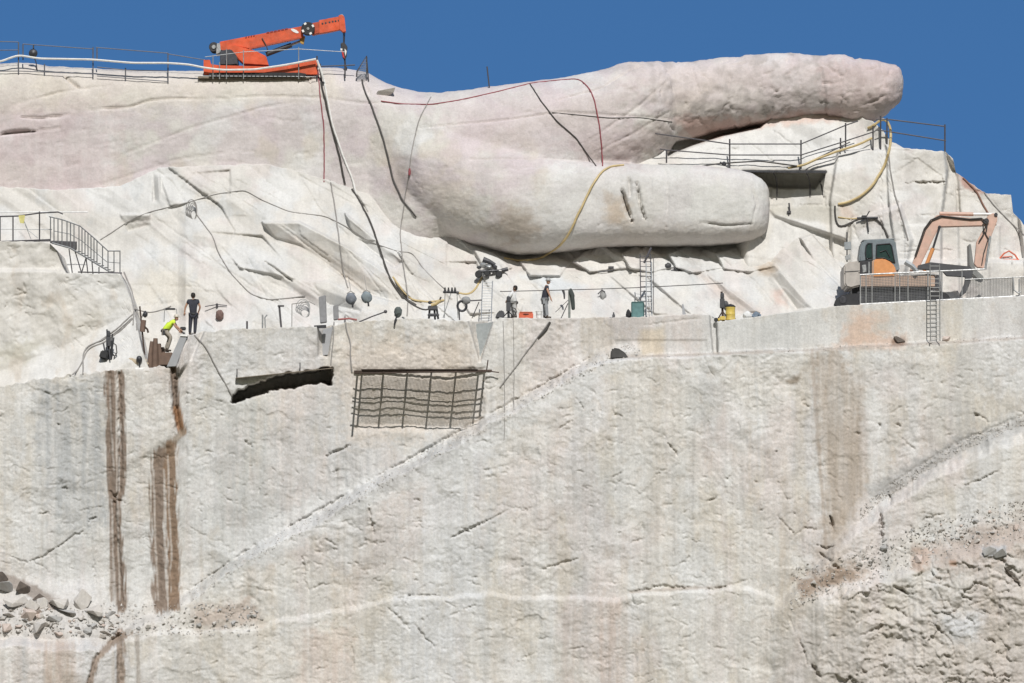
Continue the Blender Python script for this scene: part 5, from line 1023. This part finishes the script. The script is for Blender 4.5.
for k, (dx, h1) in enumerate(((-.25,.7),(.14,1.1),(.2,.95),(-.1,1.3))):
    b = MB(); b.path([p+V3(dx-.1,-.1,.05), p+V3(dx*.7,-.15,h1*.5), p+V3(dx,-.1,h1)], .035); b.build('lever', dark, t)
b = MB(); b.box(p+V3(-.22,-.05,.2), (.35,.35,.35), Matrix.Rotation(.3, 3, 'Y')); b.build('motor', black, t, bevel=.05)
lump(ground(131,.75)+V3(0,0,.22), .62, .4, .27, 4, 'burlap_heap', burlap); tag(bpy.data.objects['burlap_heap'], 'low heap of tan burlap on the rim beside the black rock drill', 'heap')
t, p = kit('tarpaulin_bundle', 'upright dark brown ribbed tarpaulin bundle left of the crouching worker', 'tarpaulin', 154, .95)
for k, (dx, h1, r) in enumerate(((-.22,1.15,.12),(-.02,1.28,.15),(.18,1.05,.12),(.36,.9,.09))):
    b = MB(); b.path([p+V3(dx*1.2,0,0), p+V3(dx*1.05,-.03,h1*.5), p+V3(dx*.8,0,h1)], r, 9, r*.65); b.build('roll', brown_t, t, smooth=True)
t, p = kit('hoist_stand', 'rusty brown hoist on a thin post left of the brown tarpaulin bundle', 'hoist', 142.5, 1.1)
b = MB(); b.tube(p, p+V3(-.22,0,2.1), .035); b.build('post', rod_m, t); b = MB(); b.tube(p+V3(-.1,-.05,1.0), p+V3(-.05,-.05,1.5), .12, 10); b.build('winch_body', mat('rust_brown_iron', (.17,.11,.085), .8), t, smooth=True)
lump(p+V3(.02,-.05,1.75), .1, .1, .14, 3, 'pulley', dark, t); b = MB(); b.path([p+V3(-.1,-.1,1.3), p+V3(.12,-.1,1.1), p+V3(.16,-.1,.95)], .05); b.build('hook_arm', rod_m, t)
t, p = kit('stand_lamp', 'dark round lamp on a short stand over a white base plate at the rim', 'lamp', 139, .35)
b = MB(); b.box(p+V3(.02,0,.05), (.46,.3,.09)); b.build('base', white_p, t, bevel=.02); b = MB(); b.tube(p+V3(0,0,.08), p+V3(0,0,.35), .03); b.build('stem', dark, t); lump(p+V3(-.02,0,.46), .13,.13,.16, 5, 'lamp_head', dark, t, .05)
t = thing('pipe_stand', 'small pipe stand with flat dark top behind the crouching worker', 'stand', at(171, 322, 4)); Yk = Yp2+.6
b = MB(); b.path([at(164,322,Yk), at(164.5,310,Yk), at(176.5,309,Yk), at(177.5,320,Yk)], .02); b.build('frame', steel, t); b = MB(); b.box(at(170.5,309,Yk), (.42,.25,.07)); b.build('top', dark, t, bevel=.02)
t, p = kit('power_tool', 'dark hand held core drill lying on the block beside the added grey side sheet', 'power tool', 186, .3)
b = MB(); b.box(at(183,328.6,Yp1), (.26,.16,.15)); b.build('motor', dark, t, bevel=.03); b = MB(); b.tube(at(179.5,331,Yp1), at(184.5,333.5,Yp1-.1), .04); b.build('bit', dgrey, t)
lb = at(219.5, 315, hitY(219.5, 315, .18)); o = lump(lb, .17,.15,.22, 8, 'canvas_bag', mat('rust_brown_canvas', (.16,.10,.085), .9)); tag(o, 'rust brown canvas bag hanging on the slab right of the black clad worker', 'bag')
b = MB(); q = hitY(215, 306, .12); b.path([at(205,306.5,q), at(217,304.5,q), at(227,305.5,q)], .022); b.tube(at(217,303.5,q), at(217,307,q), .05); tag(b.build('drill_rod', dk, loc=at(215,306,q)), 'short dark drill rod lying above the rust brown bag', 'drill rod')
for px, h1, w_, lab in ((246.5,.36,.04,'short dark steel pin standing alone on the block top'),(262,.62,.035,'twin pale pegs standing together on the block top')):
    p = ground(px, .4); b = MB(); b.tube(p-V3(0,0,.05), p+V3(0,0,h1), w_)
    if px == 262: b.path([p+V3(.12,0,0), p+V3(.1,0,.5), p+V3(.2,0,.62)], .03)
    tag(b.build('steel_pin', dk if px < 250 else steel, loc=p), lab, 'pin')
p = ground(280, .7); b = MB(); b.prism([p+V3(-.02,0,0), p+V3(.06,0,0), p+V3(-.03,0,1.0), p+V3(-.12,0,1.0)], .1); b.box(p+V3(.0,0,.97), (.28,.1,.07)); tag(b.build('timber_post', dk, loc=p, bevel=.01), 'dark leaning timber post left of the coil of pale hose', 'post')
p = ground(291, .8); b = MB(); b.tube(p, p+V3(.0,0,1.05), .018); b.path([p+V3(0,0,1.05), p+V3(.35,0,1.1), p+V3(.75,0,1.15), p+V3(1.0,0,1.02)], .02); tag(b.build('hose_hanger', rope_m, loc=p), 'thin bent wire hanger above the coil of pale hose', 'hanger')
t, p = kit('stone_offcut', 'tall grey stone offcut standing on the terrace by the notch', 'stone offcut', 322, .9); b = MB(); b.prism(pp([(318.5,297),(325.5,295),(326.5,322),(320,323)], p.y-.2), .5); b.build('stone_body', mat('grey_offcut_stone', (.24,.24,.245), .9), t, bevel=.02)  # one even grey stone for both offcuts
t, p = kit('stone_offcut', 'short dark grey stone offcut standing right of the notch', 'stone offcut', 335, .8); b = MB(); b.prism(pp([(333,306),(338,304),(338.5,319),(333.5,320)], p.y-.2), .4); b.build('stone_body', mat('grey_offcut_stone', (.24,.24,.245), .9), t, bevel=.02)
Yb = edgeY(358)+1.3
for cx, cy, lab, sd in ((350.8,298.6,'dark grey blue canvas bag hanging on the left of a pair',31),(366.6,297.4,'lighter grey blue canvas bag hanging on the right of a pair',32)):
    t = thing('hanging_bag', lab, 'bag', at(cx, cy+6, Yb), 'pair of bags hung over the terrace'); lump(at(cx,cy,Yb), .24,.22,.26, sd, 'bag_body', bag_m if sd == 31 else mat('pale_blue_grey_canvas', (.20,.235,.25), .85, 0, .2, 8, .4), t, .14)
    b = MB(); b.path([at(cx-4,cy-5,Yb), at(cx,cy-7.5,Yb), at(cx+4,cy-5,Yb)], .02); b.tube(at(cx,cy-7.5,Yb), at(cx-2.5,cy-22,Yb+.6), .012); b.build('strap', rope_m, t)
    b = MB(); b.tube(at(cx+1.5,cy+4,Yb-.1), at(cx+2,cy+9,Yb-.1), .04); b.build('loose_end', dark, t)
p = ground(352, .5); b = MB(); b.path([at(338,319.5,p.y), at(349,318.5,p.y), at(357,319.8,p.y)], .045); tag(b.build('lever_bar', mat('dull_red_paint', (.30,.10,.09), .6), loc=p), 'dull red bar lying under the pair of hanging bags', 'bar')
b = MB(); b.path([at(359,322,p.y-.05), at(372,316.5,p.y-.05), at(386,311.5,p.y)], .032); b.lathe(at(385.5,311.6,p.y-.03), [(0,-.04),(.08,0),(0,.06)], 'y', 10); tag(b.build('lever_bar', dk, loc=at(359,322,p.y)), 'dark bar with knobbed end propped right of the hanging bags', 'bar')
t = thing('hanging_bag', 'small dark green canvas bag lying over the terrace edge left of the yellow pump', 'bag', at(398, 321, edgeY(398))); lump(at(398,312,edgeY(398)+.1), .17,.17,.24, 35, 'bag_body', mat('dark_green_canvas', (.09,.105,.10), .9), t, .2); b = MB(); b.path([at(397,316,edgeY(398)-.1), at(395,321,edgeY(398)-.15), at(394.5,325,edgeY(398)-.12)], .04); b.build('strap', dark, t)
t, p = kit('water_pump', 'small pump with yellow top and grey legs on the terrace', 'pump', 432, .7)
for dx in (-.15, .12, .26):
    b = MB(); b.tube(p+V3(dx,0,0), p+V3(dx*.7,0,.55), .045); b.build('leg', dgrey, t)
b = MB(); b.box(p+V3(.02,-.05,.5), (.42,.25,.2)); b.box(p+V3(.05,-.08,.2), (.5,.2,.12)); b.build('pump_body', dgrey, t, bevel=.03); b = MB(); b.path([p+V3(-.05,-.12,.62), p+V3(.16,-.12,.68), p+V3(.34,-.12,.82)], .075, 8); b.build('outlet_pipe', yellow_h, t, smooth=True); lump(p+V3(-.1,-.05,.74), .09,.09,.07, 3, 'cap', dark, t, .05)
Ym = edgeY(450)+1.2; t = thing('valve_manifold', 'dark valve manifold on thin legs between the pump and the tall ladder', 'manifold', at(450, 318, Ym))
b = MB(); b.tube(at(443,292,Ym), at(459,292.5,Ym), .05); b.build('pipe', dgrey, t)
for x in (445, 448.5, 452, 455): 
    b = MB(); b.tube(at(x,292,Ym), at(x,287.5,Ym), .035); b.box(at(x,291,Ym-.03), (.1,.12,.12)); b.build('valve', dark, t)
for x, x2 in ((445,444.5),(451,443),(457,458)): b = MB(); b.tube(at(x,293,Ym), at(x2,318,Ym), .018); b.build('leg', steel, t)
t = thing('hanging_bag', 'grey sack tied over a dark coil beside the tall ladder', 'bag', at(464, 318, Ym)); lump(at(466,300.5,Ym-.1), .2,.18,.18, 41, 'bag_body', mat('mid_grey_canvas', (.25,.25,.245), .9), t, .15)
b = MB(); b.path([at(462+4.5*math.cos(a*.4),306+5*math.sin(a*.4),Ym-.15) for a in range(17)], .06); b.build('coil', dark, t); b = MB(); b.tube(at(469,300.8,Ym-.1), at(482,300,Ym-.1), .03); b.tube(at(479,302,Ym), at(472,318,Ym), .02); b.tube(at(459,310,Ym), at(459.5,320,Ym), .03); b.build('support_bar', dk, t)
Yr = hitY(488, 268, .45); t = thing('drill_carriage', 'dark rock drill carriage with drums lying on the slab above the tall ladder', 'drill', at(490, 276, Yr))
b = MB(); b.tube(at(478,271.5,Yr), at(507,270,Yr), .06); b.tube(at(502,270.5,Yr), at(508,269,Yr), .09); b.build('guide_bar', dark, t)
for x, y, r in ((478.5,274,.16),(487,273,.12),(499,274,.15)): b = MB(); b.lathe(at(x,y,Yr-.15), [(0,0),(r*.8,0),(r,.04),(r,.22),(0,.22)], 'y', 14); b.build('drum', black, t, smooth=True)
for x, y, r, m in ((483,265,.14,steel),(489,266.5,.12,steel),(479,267.5,.09,dgrey),(495,267,.1,dgrey)): lump(at(x,y,Yr-.05), r,r,r*.8, int(x), 'fitting', m, t, .25)
b = MB(); b.path([at(483,259.5,Yr), at(489,261.5,Yr), at(495,265,Yr)], .13, 8, .08); b.build('hose_bundle', dark, t)
# by the white clad worker
t, p = rig(508.5, .45, .85, 'core drill on a stand held by the white clad worker', dgrey, 0., 'core_drill')
p = ground(500, .6); b = MB(); b.prism([p+V3(-.22,0,0), p+V3(.18,0,0), p+V3(.2,0,.28), p+V3(0,0,.36), p+V3(-.14,0,.2)], .3); tag(b.build('tool_bag', dgrey, loc=p, bevel=.04), 'dark slumped tool bag on the terrace between the tall ladder and the white clad worker', 'bag')
t, p = kit('tool_chest', 'long low orange red tool chest behind the white clad worker', 'tool chest', 526, .5); b = MB(); b.box(p+V3(0,0,.13), (.62,.32,.26)); b.build('chest_body', red_p, t, bevel=.03); b = MB(); b.box(p+V3(0,0,.285), (.58,.3,.04)); b.build('lid', mat('faded_red_plastic', (.6,.2,.12), .5), t, bevel=.015); b = MB(); b.path([p+V3(-.12,-.17,.2), p+V3(0,-.2,.2), p+V3(.12,-.17,.2)], .016); b.build('handle', dark, t)
t, p = kit('plastic_bucket', 'white plastic bucket at the heels of the dark shirted worker', 'bucket', 539, .5); b = MB(); b.lathe(p, [(0,0),(.105,0),(.13,.28),(.14,.28),(.14,.3),(.12,.3),(.1,.03),(0,.03)], 'z', 18); b.build('pail', white_p, t, smooth=True); b = MB(); b.path([p+V3(-.14,0,.27), p+V3(-.1,-.1,.18), p+V3(0,-.15,.15), p+V3(.1,-.1,.18), p+V3(.14,0,.27)], .006, 4); b.build('handle', steel, t)
b = MB(); q = ground(513, .12); b.tube(at(497.5,320.8,q.y), at(521,319,q.y), .035); tag(b.build('scaffold_plank', timber, loc=q), 'thin plank along the rim under the white clad worker', 'plank')
t, p = kit('jacket_post', 'grey post with a bracing rod standing right of the dark shirted worker', 'post', 569.5, .5); b = MB(); b.tube(p, p+V3(0,0,1.22), .05); b.build('post', mat('greenish_grey_paint', (.22,.24,.22), .6), t); b = MB(); b.tube(p+V3(-.36,-.1,0), p+V3(-.06,0,.66), .02); b.tube(p+V3(-.6,.3,.3), p+V3(.1,.1,.95), .012); b.build('brace', dk, t)
o = skin_mesh('hung_jacket', [p+V3(.03,-.05,1.3), p+V3(.1,-.06,1.15), p+V3(.14,-.06,.8), p+V3(.17,-.06,.35), p+V3(-.02,-.08,1.1), p+V3(.2,-.1,.9)], [(0,1),(1,2),(2,3),(1,4),(1,5)], [.06,.09,.1,.085,.05,.05], mat('black_green_cloth', (.05,.06,.055), .9), t, 1)
wl = o.matrix_basis.copy(); o.parent = None; o.location = wloc(t); tag(o, 'dark jacket hung on the grey post beside the dark shirted worker', 'jacket')
b = MB(); q = hitY(563.5, 294, 1.2); b.path([at(563,290,q), at(564.2,294,q), at(564.4,299,q)], .06, 8, .03); tag(b.build('hand_tool', dgrey, loc=at(564,299,q), smooth=True), 'small dark tool hanging left of the jacket post', 'tool')
Yg = hitY(602, 294, .25); t = thing('hanging_bag', 'small pale grey bag hanging on the slab left of the ladder tower', 'bag', at(602, 301, Yg)); lump(at(603,295.5,Yg), .13,.12,.2, 51, 'bag_body', mat('pale_grey_canvas', (.30,.30,.29), .9), t, .25); b = MB(); b.path([at(598,294,Yg-.08), at(602,290,Yg-.08), at(605,292,Yg-.08)], .03); b.tube(at(602,288,Yg), at(602,292,Yg), .015); b.build('strap', dk, t)
p = ground(614, .7); b = MB(); b.lathe(p, [(0,0),(.06,0),(.06,.14),(.03,.2),(.03,.26),(0,.26)], 'z', 10); tag(b.build('gas_bottle', dgrey, loc=p, smooth=True), 'tiny dark bottle standing left of the teal box', 'bottle')
t, p = kit('teal_box', 'teal steel box standing at the foot of the ladder tower', 'box', 638, .7); b = MB(); b.box(p+V3(0,0,.33), (.5,.4,.66)); b.build('box_body', teal, t, bevel=.02); b = MB(); b.box(p+V3(0,-.01,.67), (.53,.43,.05)); b.build('lid', teal, t, bevel=.015); 
for s in (-1, 1): b = MB(); b.tube(p+V3(s*.26,-.21,.0), p+V3(s*.26,-.21,.66), .02); b.build('corner_strip', mat('dark_teal_paint', (.05,.11,.11), .5), t)
lump(ground(629,.7)+V3(0,0,.18), .12,.14,.2, 61, 'black_sack', black); tag(bpy.data.objects['black_sack'], 'black sack slumped against the left of the teal box', 'sack')
for cx, cy, r, lab in ((668,265.5,.13,'dark lump of kit hung on the slab above the joint, the left one'),(677,269,.15,'dark clamp gear hung on the slab joint with a dangling weight')):
    Yq = hitY(cx, cy, .15); t = thing('hung_gear', lab, 'gear', at(cx, cy+4, Yq)); lump(at(cx,cy,Yq), r,.12,r*.9, int(cx), 'gear_body', dgrey, t, .3)
    if cx > 670: b = MB(); b.tube(at(671,270.5,Yq), at(682,269.5,Yq), .04); b.tube(at(673,271,Yq), at(672.6,282,Yq), .012); b.tube(at(678,271,Yq), at(676.5,278,Yq), .025); b.build('clamp_bar', dark, t); lump(at(672.6,282.5,Yq), .05,.05,.1, 2, 'weight', dgrey, t, .1)
Yq = hitY(610, 268, .15); b = MB(); b.box(at(611,267.5,Yq), (.24,.15,.1)); b.tube(at(598,272,Yq), at(614,270,Yq), .025); tag(b.build('rope_clamp', dgrey, loc=at(611,270,Yq)), 'dark clamp with a bar on the slab joint left of the ladder tower', 'clamp')
p = ground(685, 1.); b = MB(); b.prism([p+V3(-.06,0,0), p+V3(.1,0,0), p+V3(-.04,0,.55), p+V3(-.09,0,.5)], .08); tag(b.build('stone_wedge', concrete_g, loc=p), 'thin grey stone wedge standing against the slab right of the ladder tower', 'wedge')
t, p = kit('oil_drum', 'yellow steel drum with a black lid on the terrace corner', 'drum', 731, .55); b = MB(); b.lathe(p, [(0,0),(.21,0),(.215,.03),(.205,.05),(.205,.24),(.215,.26),(.205,.28),(.205,.5),(.215,.52),(.21,.56),(0,.56)], 'z', 22); b.build('drum_body', yellow_p, t, smooth=True); b = MB(); b.lathe(p+V3(0,0,.56), [(.22,0),(.225,.03),(.15,.09),(.03,.13),(0,.13)], 'z', 18); b.build('lid', black, t, smooth=True)
t, p = kit('compressor', 'small yellow compressor with dark wheel left of the yellow drum', 'compressor', 721, .4); b = MB(); b.box(p+V3(.08,0,.16), (.24,.3,.18)); b.box(p+V3(-.1,0,.1), (.18,.24,.12)); b.build('housing', yellow_p, t, bevel=.03); b = MB(); b.lathe(p+V3(-.2,-.16,.09), [(0,0),(.09,0),(.09,.08),(0,.08)], 'y', 14); b.build('wheel', black, t); b = MB(); b.tube(p+V3(.1,0,.24), p+V3(.25,0,.3), .03); b.build('handle', dark, t)
t, p = rig(724, .9, 1.35, 'slender dark drill mast standing behind the yellow drum', rod_m, -.06); lump(p+V3(.12,-.1,.75), .12,.1,.2, 5, 'motor', dgrey, t, .3); b = MB(); b.path([p+V3(.1,-.1,.9), p+V3(.3,-.1,.5), p+V3(.5,-.05,.15)], .06); b.build('feed_arm', rod_m, t)
for px, m, lab, hh in ((748,whitec,'small whitish sack sitting right of the yellow drum',.17),(757,mat('slate_blue_cloth', (.16,.20,.25), .8),'slate blue sack beside the whitish sack at the terrace corner',.14)):
    o = lump(ground(px,.5)+V3(0,0,hh*.8), .19,.16,hh, px, 'cloth_sack', m, None, .25); tag(o, lab, 'sack')
for x, y, lab in ((789,209,'small dark bracket bolted above the grey ledge beyond the thumb tip'),):
    Yq = hitY(x, y, .1); b = MB(); b.path([at(x,203,Yq), at(x+.6,210,Yq), at(x-1,219,Yq)], .04); b.box(at(x,212,Yq-.03), (.18,.1,.1)); tag(b.build('wall_bracket', dk, loc=at(x,216,Yq)), lab, 'bracket')
Yq = hitY(866, 217, .15); t = thing('pipe_fitting', 'dark pipe fitting with a lever on the right rock where the short hoses meet', 'pipe fitting', at(866, 222, Yq)); b = MB(); b.tube(at(857,218,Yq), at(878,217.5,Yq), .045); b.build('pipe', dgrey, t); b = MB(); b.box(at(864,217,Yq-.03), (.22,.16,.14)); b.build('valve_body', dark, t, bevel=.02); b = MB(); b.tube(at(866,217,Yq-.05), at(869.5,211,Yq-.05), .025); b.tube(at(867,219,Yq), at(868.5,232,Yq), .03); b.build('lever', dark, t)

# ---------------------------------------------------------------- boulders and rubble
stone_a = mat('pale_broken_granite', (.53,.50,.465), .95, 0, .16, 3, .6, (.40,.37,.33)); stone_b = mat('grey_broken_granite', (.40,.395,.385), .95, 0, .18, 3, .6, (.30,.28,.26)); stone_c = mat('pinkish_broken_granite', (.50,.42,.37), .95, 0, .16, 3, .6); stone_d = mat('brown_rock_and_shade', (.11,.09,.075), .95, 0, .3, 3, .6)
def hull(seed, flat=.7):
    r = random.Random(seed); bm = bmesh.new()
    for i in range(10):
        v = Vector((r.gauss(0,1), r.gauss(0,1), r.gauss(0,1))).normalized(); v = Vector((math.copysign(abs(v.x)**.7, v.x), math.copysign(abs(v.y)**.7, v.y), math.copysign(abs(v.z)**.7, v.z)*flat)); bm.verts.new(v*r.uniform(.8, 1.))
    res = bmesh.ops.convex_hull(bm, input=bm.verts); bmesh.ops.delete(bm, geom=[v for v in bm.verts if not v.link_faces], context='VERTS')
    bmesh.ops.bevel(bm, geom=list(bm.edges), offset=.03, segments=1, affect='EDGES', clamp_overlap=True); bmesh.ops.triangulate(bm, faces=bm.faces)
    return bm
protos = {}
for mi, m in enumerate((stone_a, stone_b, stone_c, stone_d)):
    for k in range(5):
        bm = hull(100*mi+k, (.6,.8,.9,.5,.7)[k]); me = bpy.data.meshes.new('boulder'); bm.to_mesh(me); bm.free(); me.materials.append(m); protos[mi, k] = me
def boulder(cx, cy, w_, h_, mi, k, label, group, sink=.25, rot=None):
    p = hit(cx, cy)
    if not p: return
    sx = w_*P1/2; sz = h_*P1/2; o = bpy.data.objects.new('boulder', protos[mi, k]); COL.objects.link(o)
    o.scale = (sx, (sx+sz)*.5, sz/.72); o.rotation_euler = rot or (random.uniform(-.3,.3), random.uniform(-.4,.4), random.uniform(-.6,.6)); o.location = p+Vector((0, -sz*(.55-sink), 0)); tag(o, label, 'boulder', group); return o
RG = 'boulders of the rubble pile at the lower left'
big = [(2,590,20,22,1,'tall grey angular boulder cut off by the picture edge in the lower left pile'),(16,603,26,14,0,'pale flat boulder just below the dark leaning shade rocks'),(33,606,14,10,0,'pale boulder wedged between the flat boulder and the upright ones'),(10,615,18,9,0,'whitish flat boulder low at the left of the rubble pile'),(29,616,19,12,2,'pinkish boulder in the middle of the rubble pile'),
       (42,604,11,17,0,'upright pale boulder at the right end of the dark shade rocks'),(60,605,26,14,0,'wide pale boulder with a ragged top in the rubble pile'),(83,600,15,18,0,'pale rounded boulder leaning on the cliff foot'),(40,626,23,17,0,'large pale boulder standing lowest in front of the rubble pile'),(53,618,18,7,1,'flat grey slab tilted to the right in the rubble pile'),(67,613,17,9,1,'grey slab boulder behind the flat tilted slab'),
       (96,612,22,13,0,'pale heaped boulder at the right end of the rubble pile'),(5,628,12,8,2,'pinkish boulder at the lower left picture edge'),(105,632,13,6,0,'thin pale slab right of the rubble pile near the brown stain'),(130,632,12,10,0,'pale block standing between the two brown drainage stains')]
random.seed(3)
for i, (cx, cy, w_, h_, mi, lab) in enumerate(big): boulder(cx, cy, w_*1.25, h_*1.2, mi, i % 5, lab, RG)
for cx, cy, w_, h_, k, lab in ((4,579,26,15,1,'dark rock added for overhang shade at the picture edge on top of the rubble pile'),(23,588,28,14,2,'dark rock added for overhang shade leaning down in the middle of the rubble pile top'),(41,600,22,13,4,'dark rock added for overhang shade, lowest of the three at the right end of the slope')): boulder(cx, cy, w_, h_, 3, k, lab, RG, rot=(.1,.5,.1))  # dark rocks added in place of a shadowed overhang
def scatter(n, fx, smin, smax, lab, grp, mis=(0,0,1,2), seed=1):
    r = random.Random(seed)
    for i in range(n):
        cx, cy = fx(r); s = smin+(smax-smin)*r.random()**2.2; boulder(cx, cy, s*r.uniform(.9,1.5), s*r.uniform(.6,1.), r.choice(mis), r.randrange(5), lab, grp, .3)
scatter(110, lambda r: ((x := r.uniform(-6, 118)), r.uniform(600+max(0, x-60)*.25, 634)), 3, 10, 'small broken stone among the boulders of the lower left pile', 'small stones of the rubble pile', seed=2)
scatter(40, lambda r: ((x := r.uniform(100, 262)), float(line(LEDR, x))-r.uniform(1, 12)), 2, 7, 'small stone on the ledge right of the rubble pile, below the diagonal ledge', 'stones on the lower ledge', seed=4)
scatter(34, lambda r: ((x := r.uniform(810, 1020)), float(line(B3, x))-r.uniform(-6, 22)), 3, 9, 'broken stone on the reddish rubble ledge at the lower right', 'stones on the reddish ledge', (0,1,1,2), seed=5)
boulder(989, 552, 16, 10, 1, 1, 'blue grey rock, left of a pair on the reddish ledge', 'blue grey rocks'); boulder(1000, 553, 15, 9, 1, 2, 'blue grey rock, right of a pair on the reddish ledge', 'blue grey rocks'); boulder(977, 541, 9, 6, 0, 0, 'whitish stone standing out on the reddish ledge', 'stones on the reddish ledge'); boulder(919, 560, 10, 14, 2, 2, 'reddish brown block at the left of the reddish ledge', 'stones on the reddish ledge')
b = MB(); q = hitY(619, 354, .02); b.prism(pp([(610.5,359),(611,350),(613,347.5),(619,348.5),(625,352.5),(629,358.5)], q-.25), .5); tag(b.build('dark_hole_rock', mat('dark_hole_charcoal', (.07,.068,.065), .95, 0, .3, 3, .5), loc=at(619,358,q), bevel=.06), 'dark wedge shape added for a dark hole where the diagonal ledge meets the sawn wall', 'boulder')  # wedge added for the darkness of a hole in the wall
for cx, cy, w_, h_, lab in ((899,339.5,14,7,'rust brown stone on the ledge left of the long ladder'),(946,339,12,6,'pale tan stone on the ledge right of the long ladder')):
    o = boulder(cx, cy, w_, h_, 3 if cx < 920 else 2, 1, lab, 'stones at the long ladder')
boulder(386, 92, 30, 9, 0, 2, 'pale angular stone on the rim right of the mesh gate', 'rim stones')
# dust and chippings too small to count
def chippings(n, seed):
    r = random.Random(seed); b = MB()
    for i in range(n):
        k = r.random()
        if k < .3: x = r.uniform(190, 640); y = float(line(LED1, x))-r.uniform(-3, 10); s = r.uniform(.02, .055)
        elif k < .5: x = r.uniform(-10, 260); y = r.uniform(604, 636); s = r.uniform(.025, .08)
        elif k < .75: x = r.uniform(790, 1030); y = float(line(B3, x))-r.uniform(-14, 26); s = r.uniform(.025, .08)
        elif k < .85: x = r.uniform(560, 1030); y = float(line(BRK, x))+r.uniform(-1.5, 2); s = r.uniform(.02, .05)
        else: x = r.uniform(860, 1030); y = float(line(LED2, x))-r.uniform(-2, 10); s = r.uniform(.02, .06)
        p = hit(x, y)
        if not p: continue
        q = [p+Vector((r.gauss(0,1), r.gauss(0,1)-.3, r.gauss(0,1))).normalized()*s*r.uniform(.8,1.3) for _ in range(5)]
        b.add(q, [(0,1,2),(0,2,3),(0,3,1),(4,2,1),(4,3,2),(4,1,3)])
    return b
tag(chippings(2600, 8).build('rubble', stone_a), kind='stuff')
tag(chippings(1200, 9).build('gravel', stone_b), kind='stuff')
# ================================================================ camera, sun, sky
cam = bpy.data.cameras.new('camera'); co_ = bpy.data.objects.new('camera', cam); COL.objects.link(co_); S.camera = co_
co_.location = CAM; co_.rotation_euler = (math.pi/2+PITCH, 0, 0); cam.sensor_width = 36; cam.lens = 36*F/1024; cam.clip_start = 1; cam.clip_end = 12000
SUN = Vector((.085, -.70, .70)).normalized()
sl = bpy.data.lights.new('sun', 'SUN'); sl.energy = 4.2; sl.angle = math.radians(.5); sl.color = (1, .975, .94)
so = bpy.data.objects.new('sun', sl); COL.objects.link(so); so.rotation_euler = SUN.to_track_quat('Z', 'Y').to_euler(); so.location = (0,-40,60)
w = bpy.data.worlds.new('World'); S.world = w; w.use_nodes = True; nt = w.node_tree; bg = nt.nodes['Background']
sky = nt.nodes.new('ShaderNodeTexSky'); sky.sky_type = 'NISHITA'; sky.sun_disc = False; sky.sun_elevation = math.asin(SUN.z); sky.sun_rotation = math.atan2(SUN.x, SUN.y)
sky.altitude = 2000; sky.air_density = 1.0; sky.dust_density = .15; sky.ozone_density = 1.0
tc = nt.nodes.new('ShaderNodeTexCoord'); mp = nt.nodes.new('ShaderNodeMapping'); mp.vector_type = 'POINT'; mp.inputs['Rotation'].default_value = (math.radians(SKYTILT), 0, 0)
nt.links.new(tc.outputs['Generated'], mp.inputs[0]); nt.links.new(mp.outputs[0], sky.inputs[0]); mx = nt.nodes.new('ShaderNodeMix'); mx.data_type = 'RGBA'; mx.blend_type = 'MULTIPLY'; mx.inputs[0].default_value = 1; 
sp = nt.nodes.new('ShaderNodeSeparateXYZ'); nt.links.new(tc.outputs['Generated'], sp.inputs[0])
mr = nt.nodes.new('ShaderNodeMapRange'); mr.inputs[1].default_value = -.3; mr.inputs[2].default_value = .6; nt.links.new(sp.outputs[1], mr.inputs[0])
tm = nt.nodes.new('ShaderNodeMix'); tm.data_type = 'RGBA'; tm.inputs[6].default_value = (.62,.60,.58,1); tm.inputs[7].default_value = SKYTINT; nt.links.new(mr.outputs[0], tm.inputs[0]); nt.links.new(tm.outputs[2], mx.inputs[7])
nt.links.new(sky.outputs[0], mx.inputs[6]); nt.links.new(mx.outputs[2], bg.inputs[0]); bg.inputs[1].default_value = SKYSTR
S.view_settings.view_transform = 'Standard'; S.view_settings.look = 'None'; S.view_settings.gamma = 1; S.view_settings.exposure = EXPO
S.cycles.max_bounces = 6
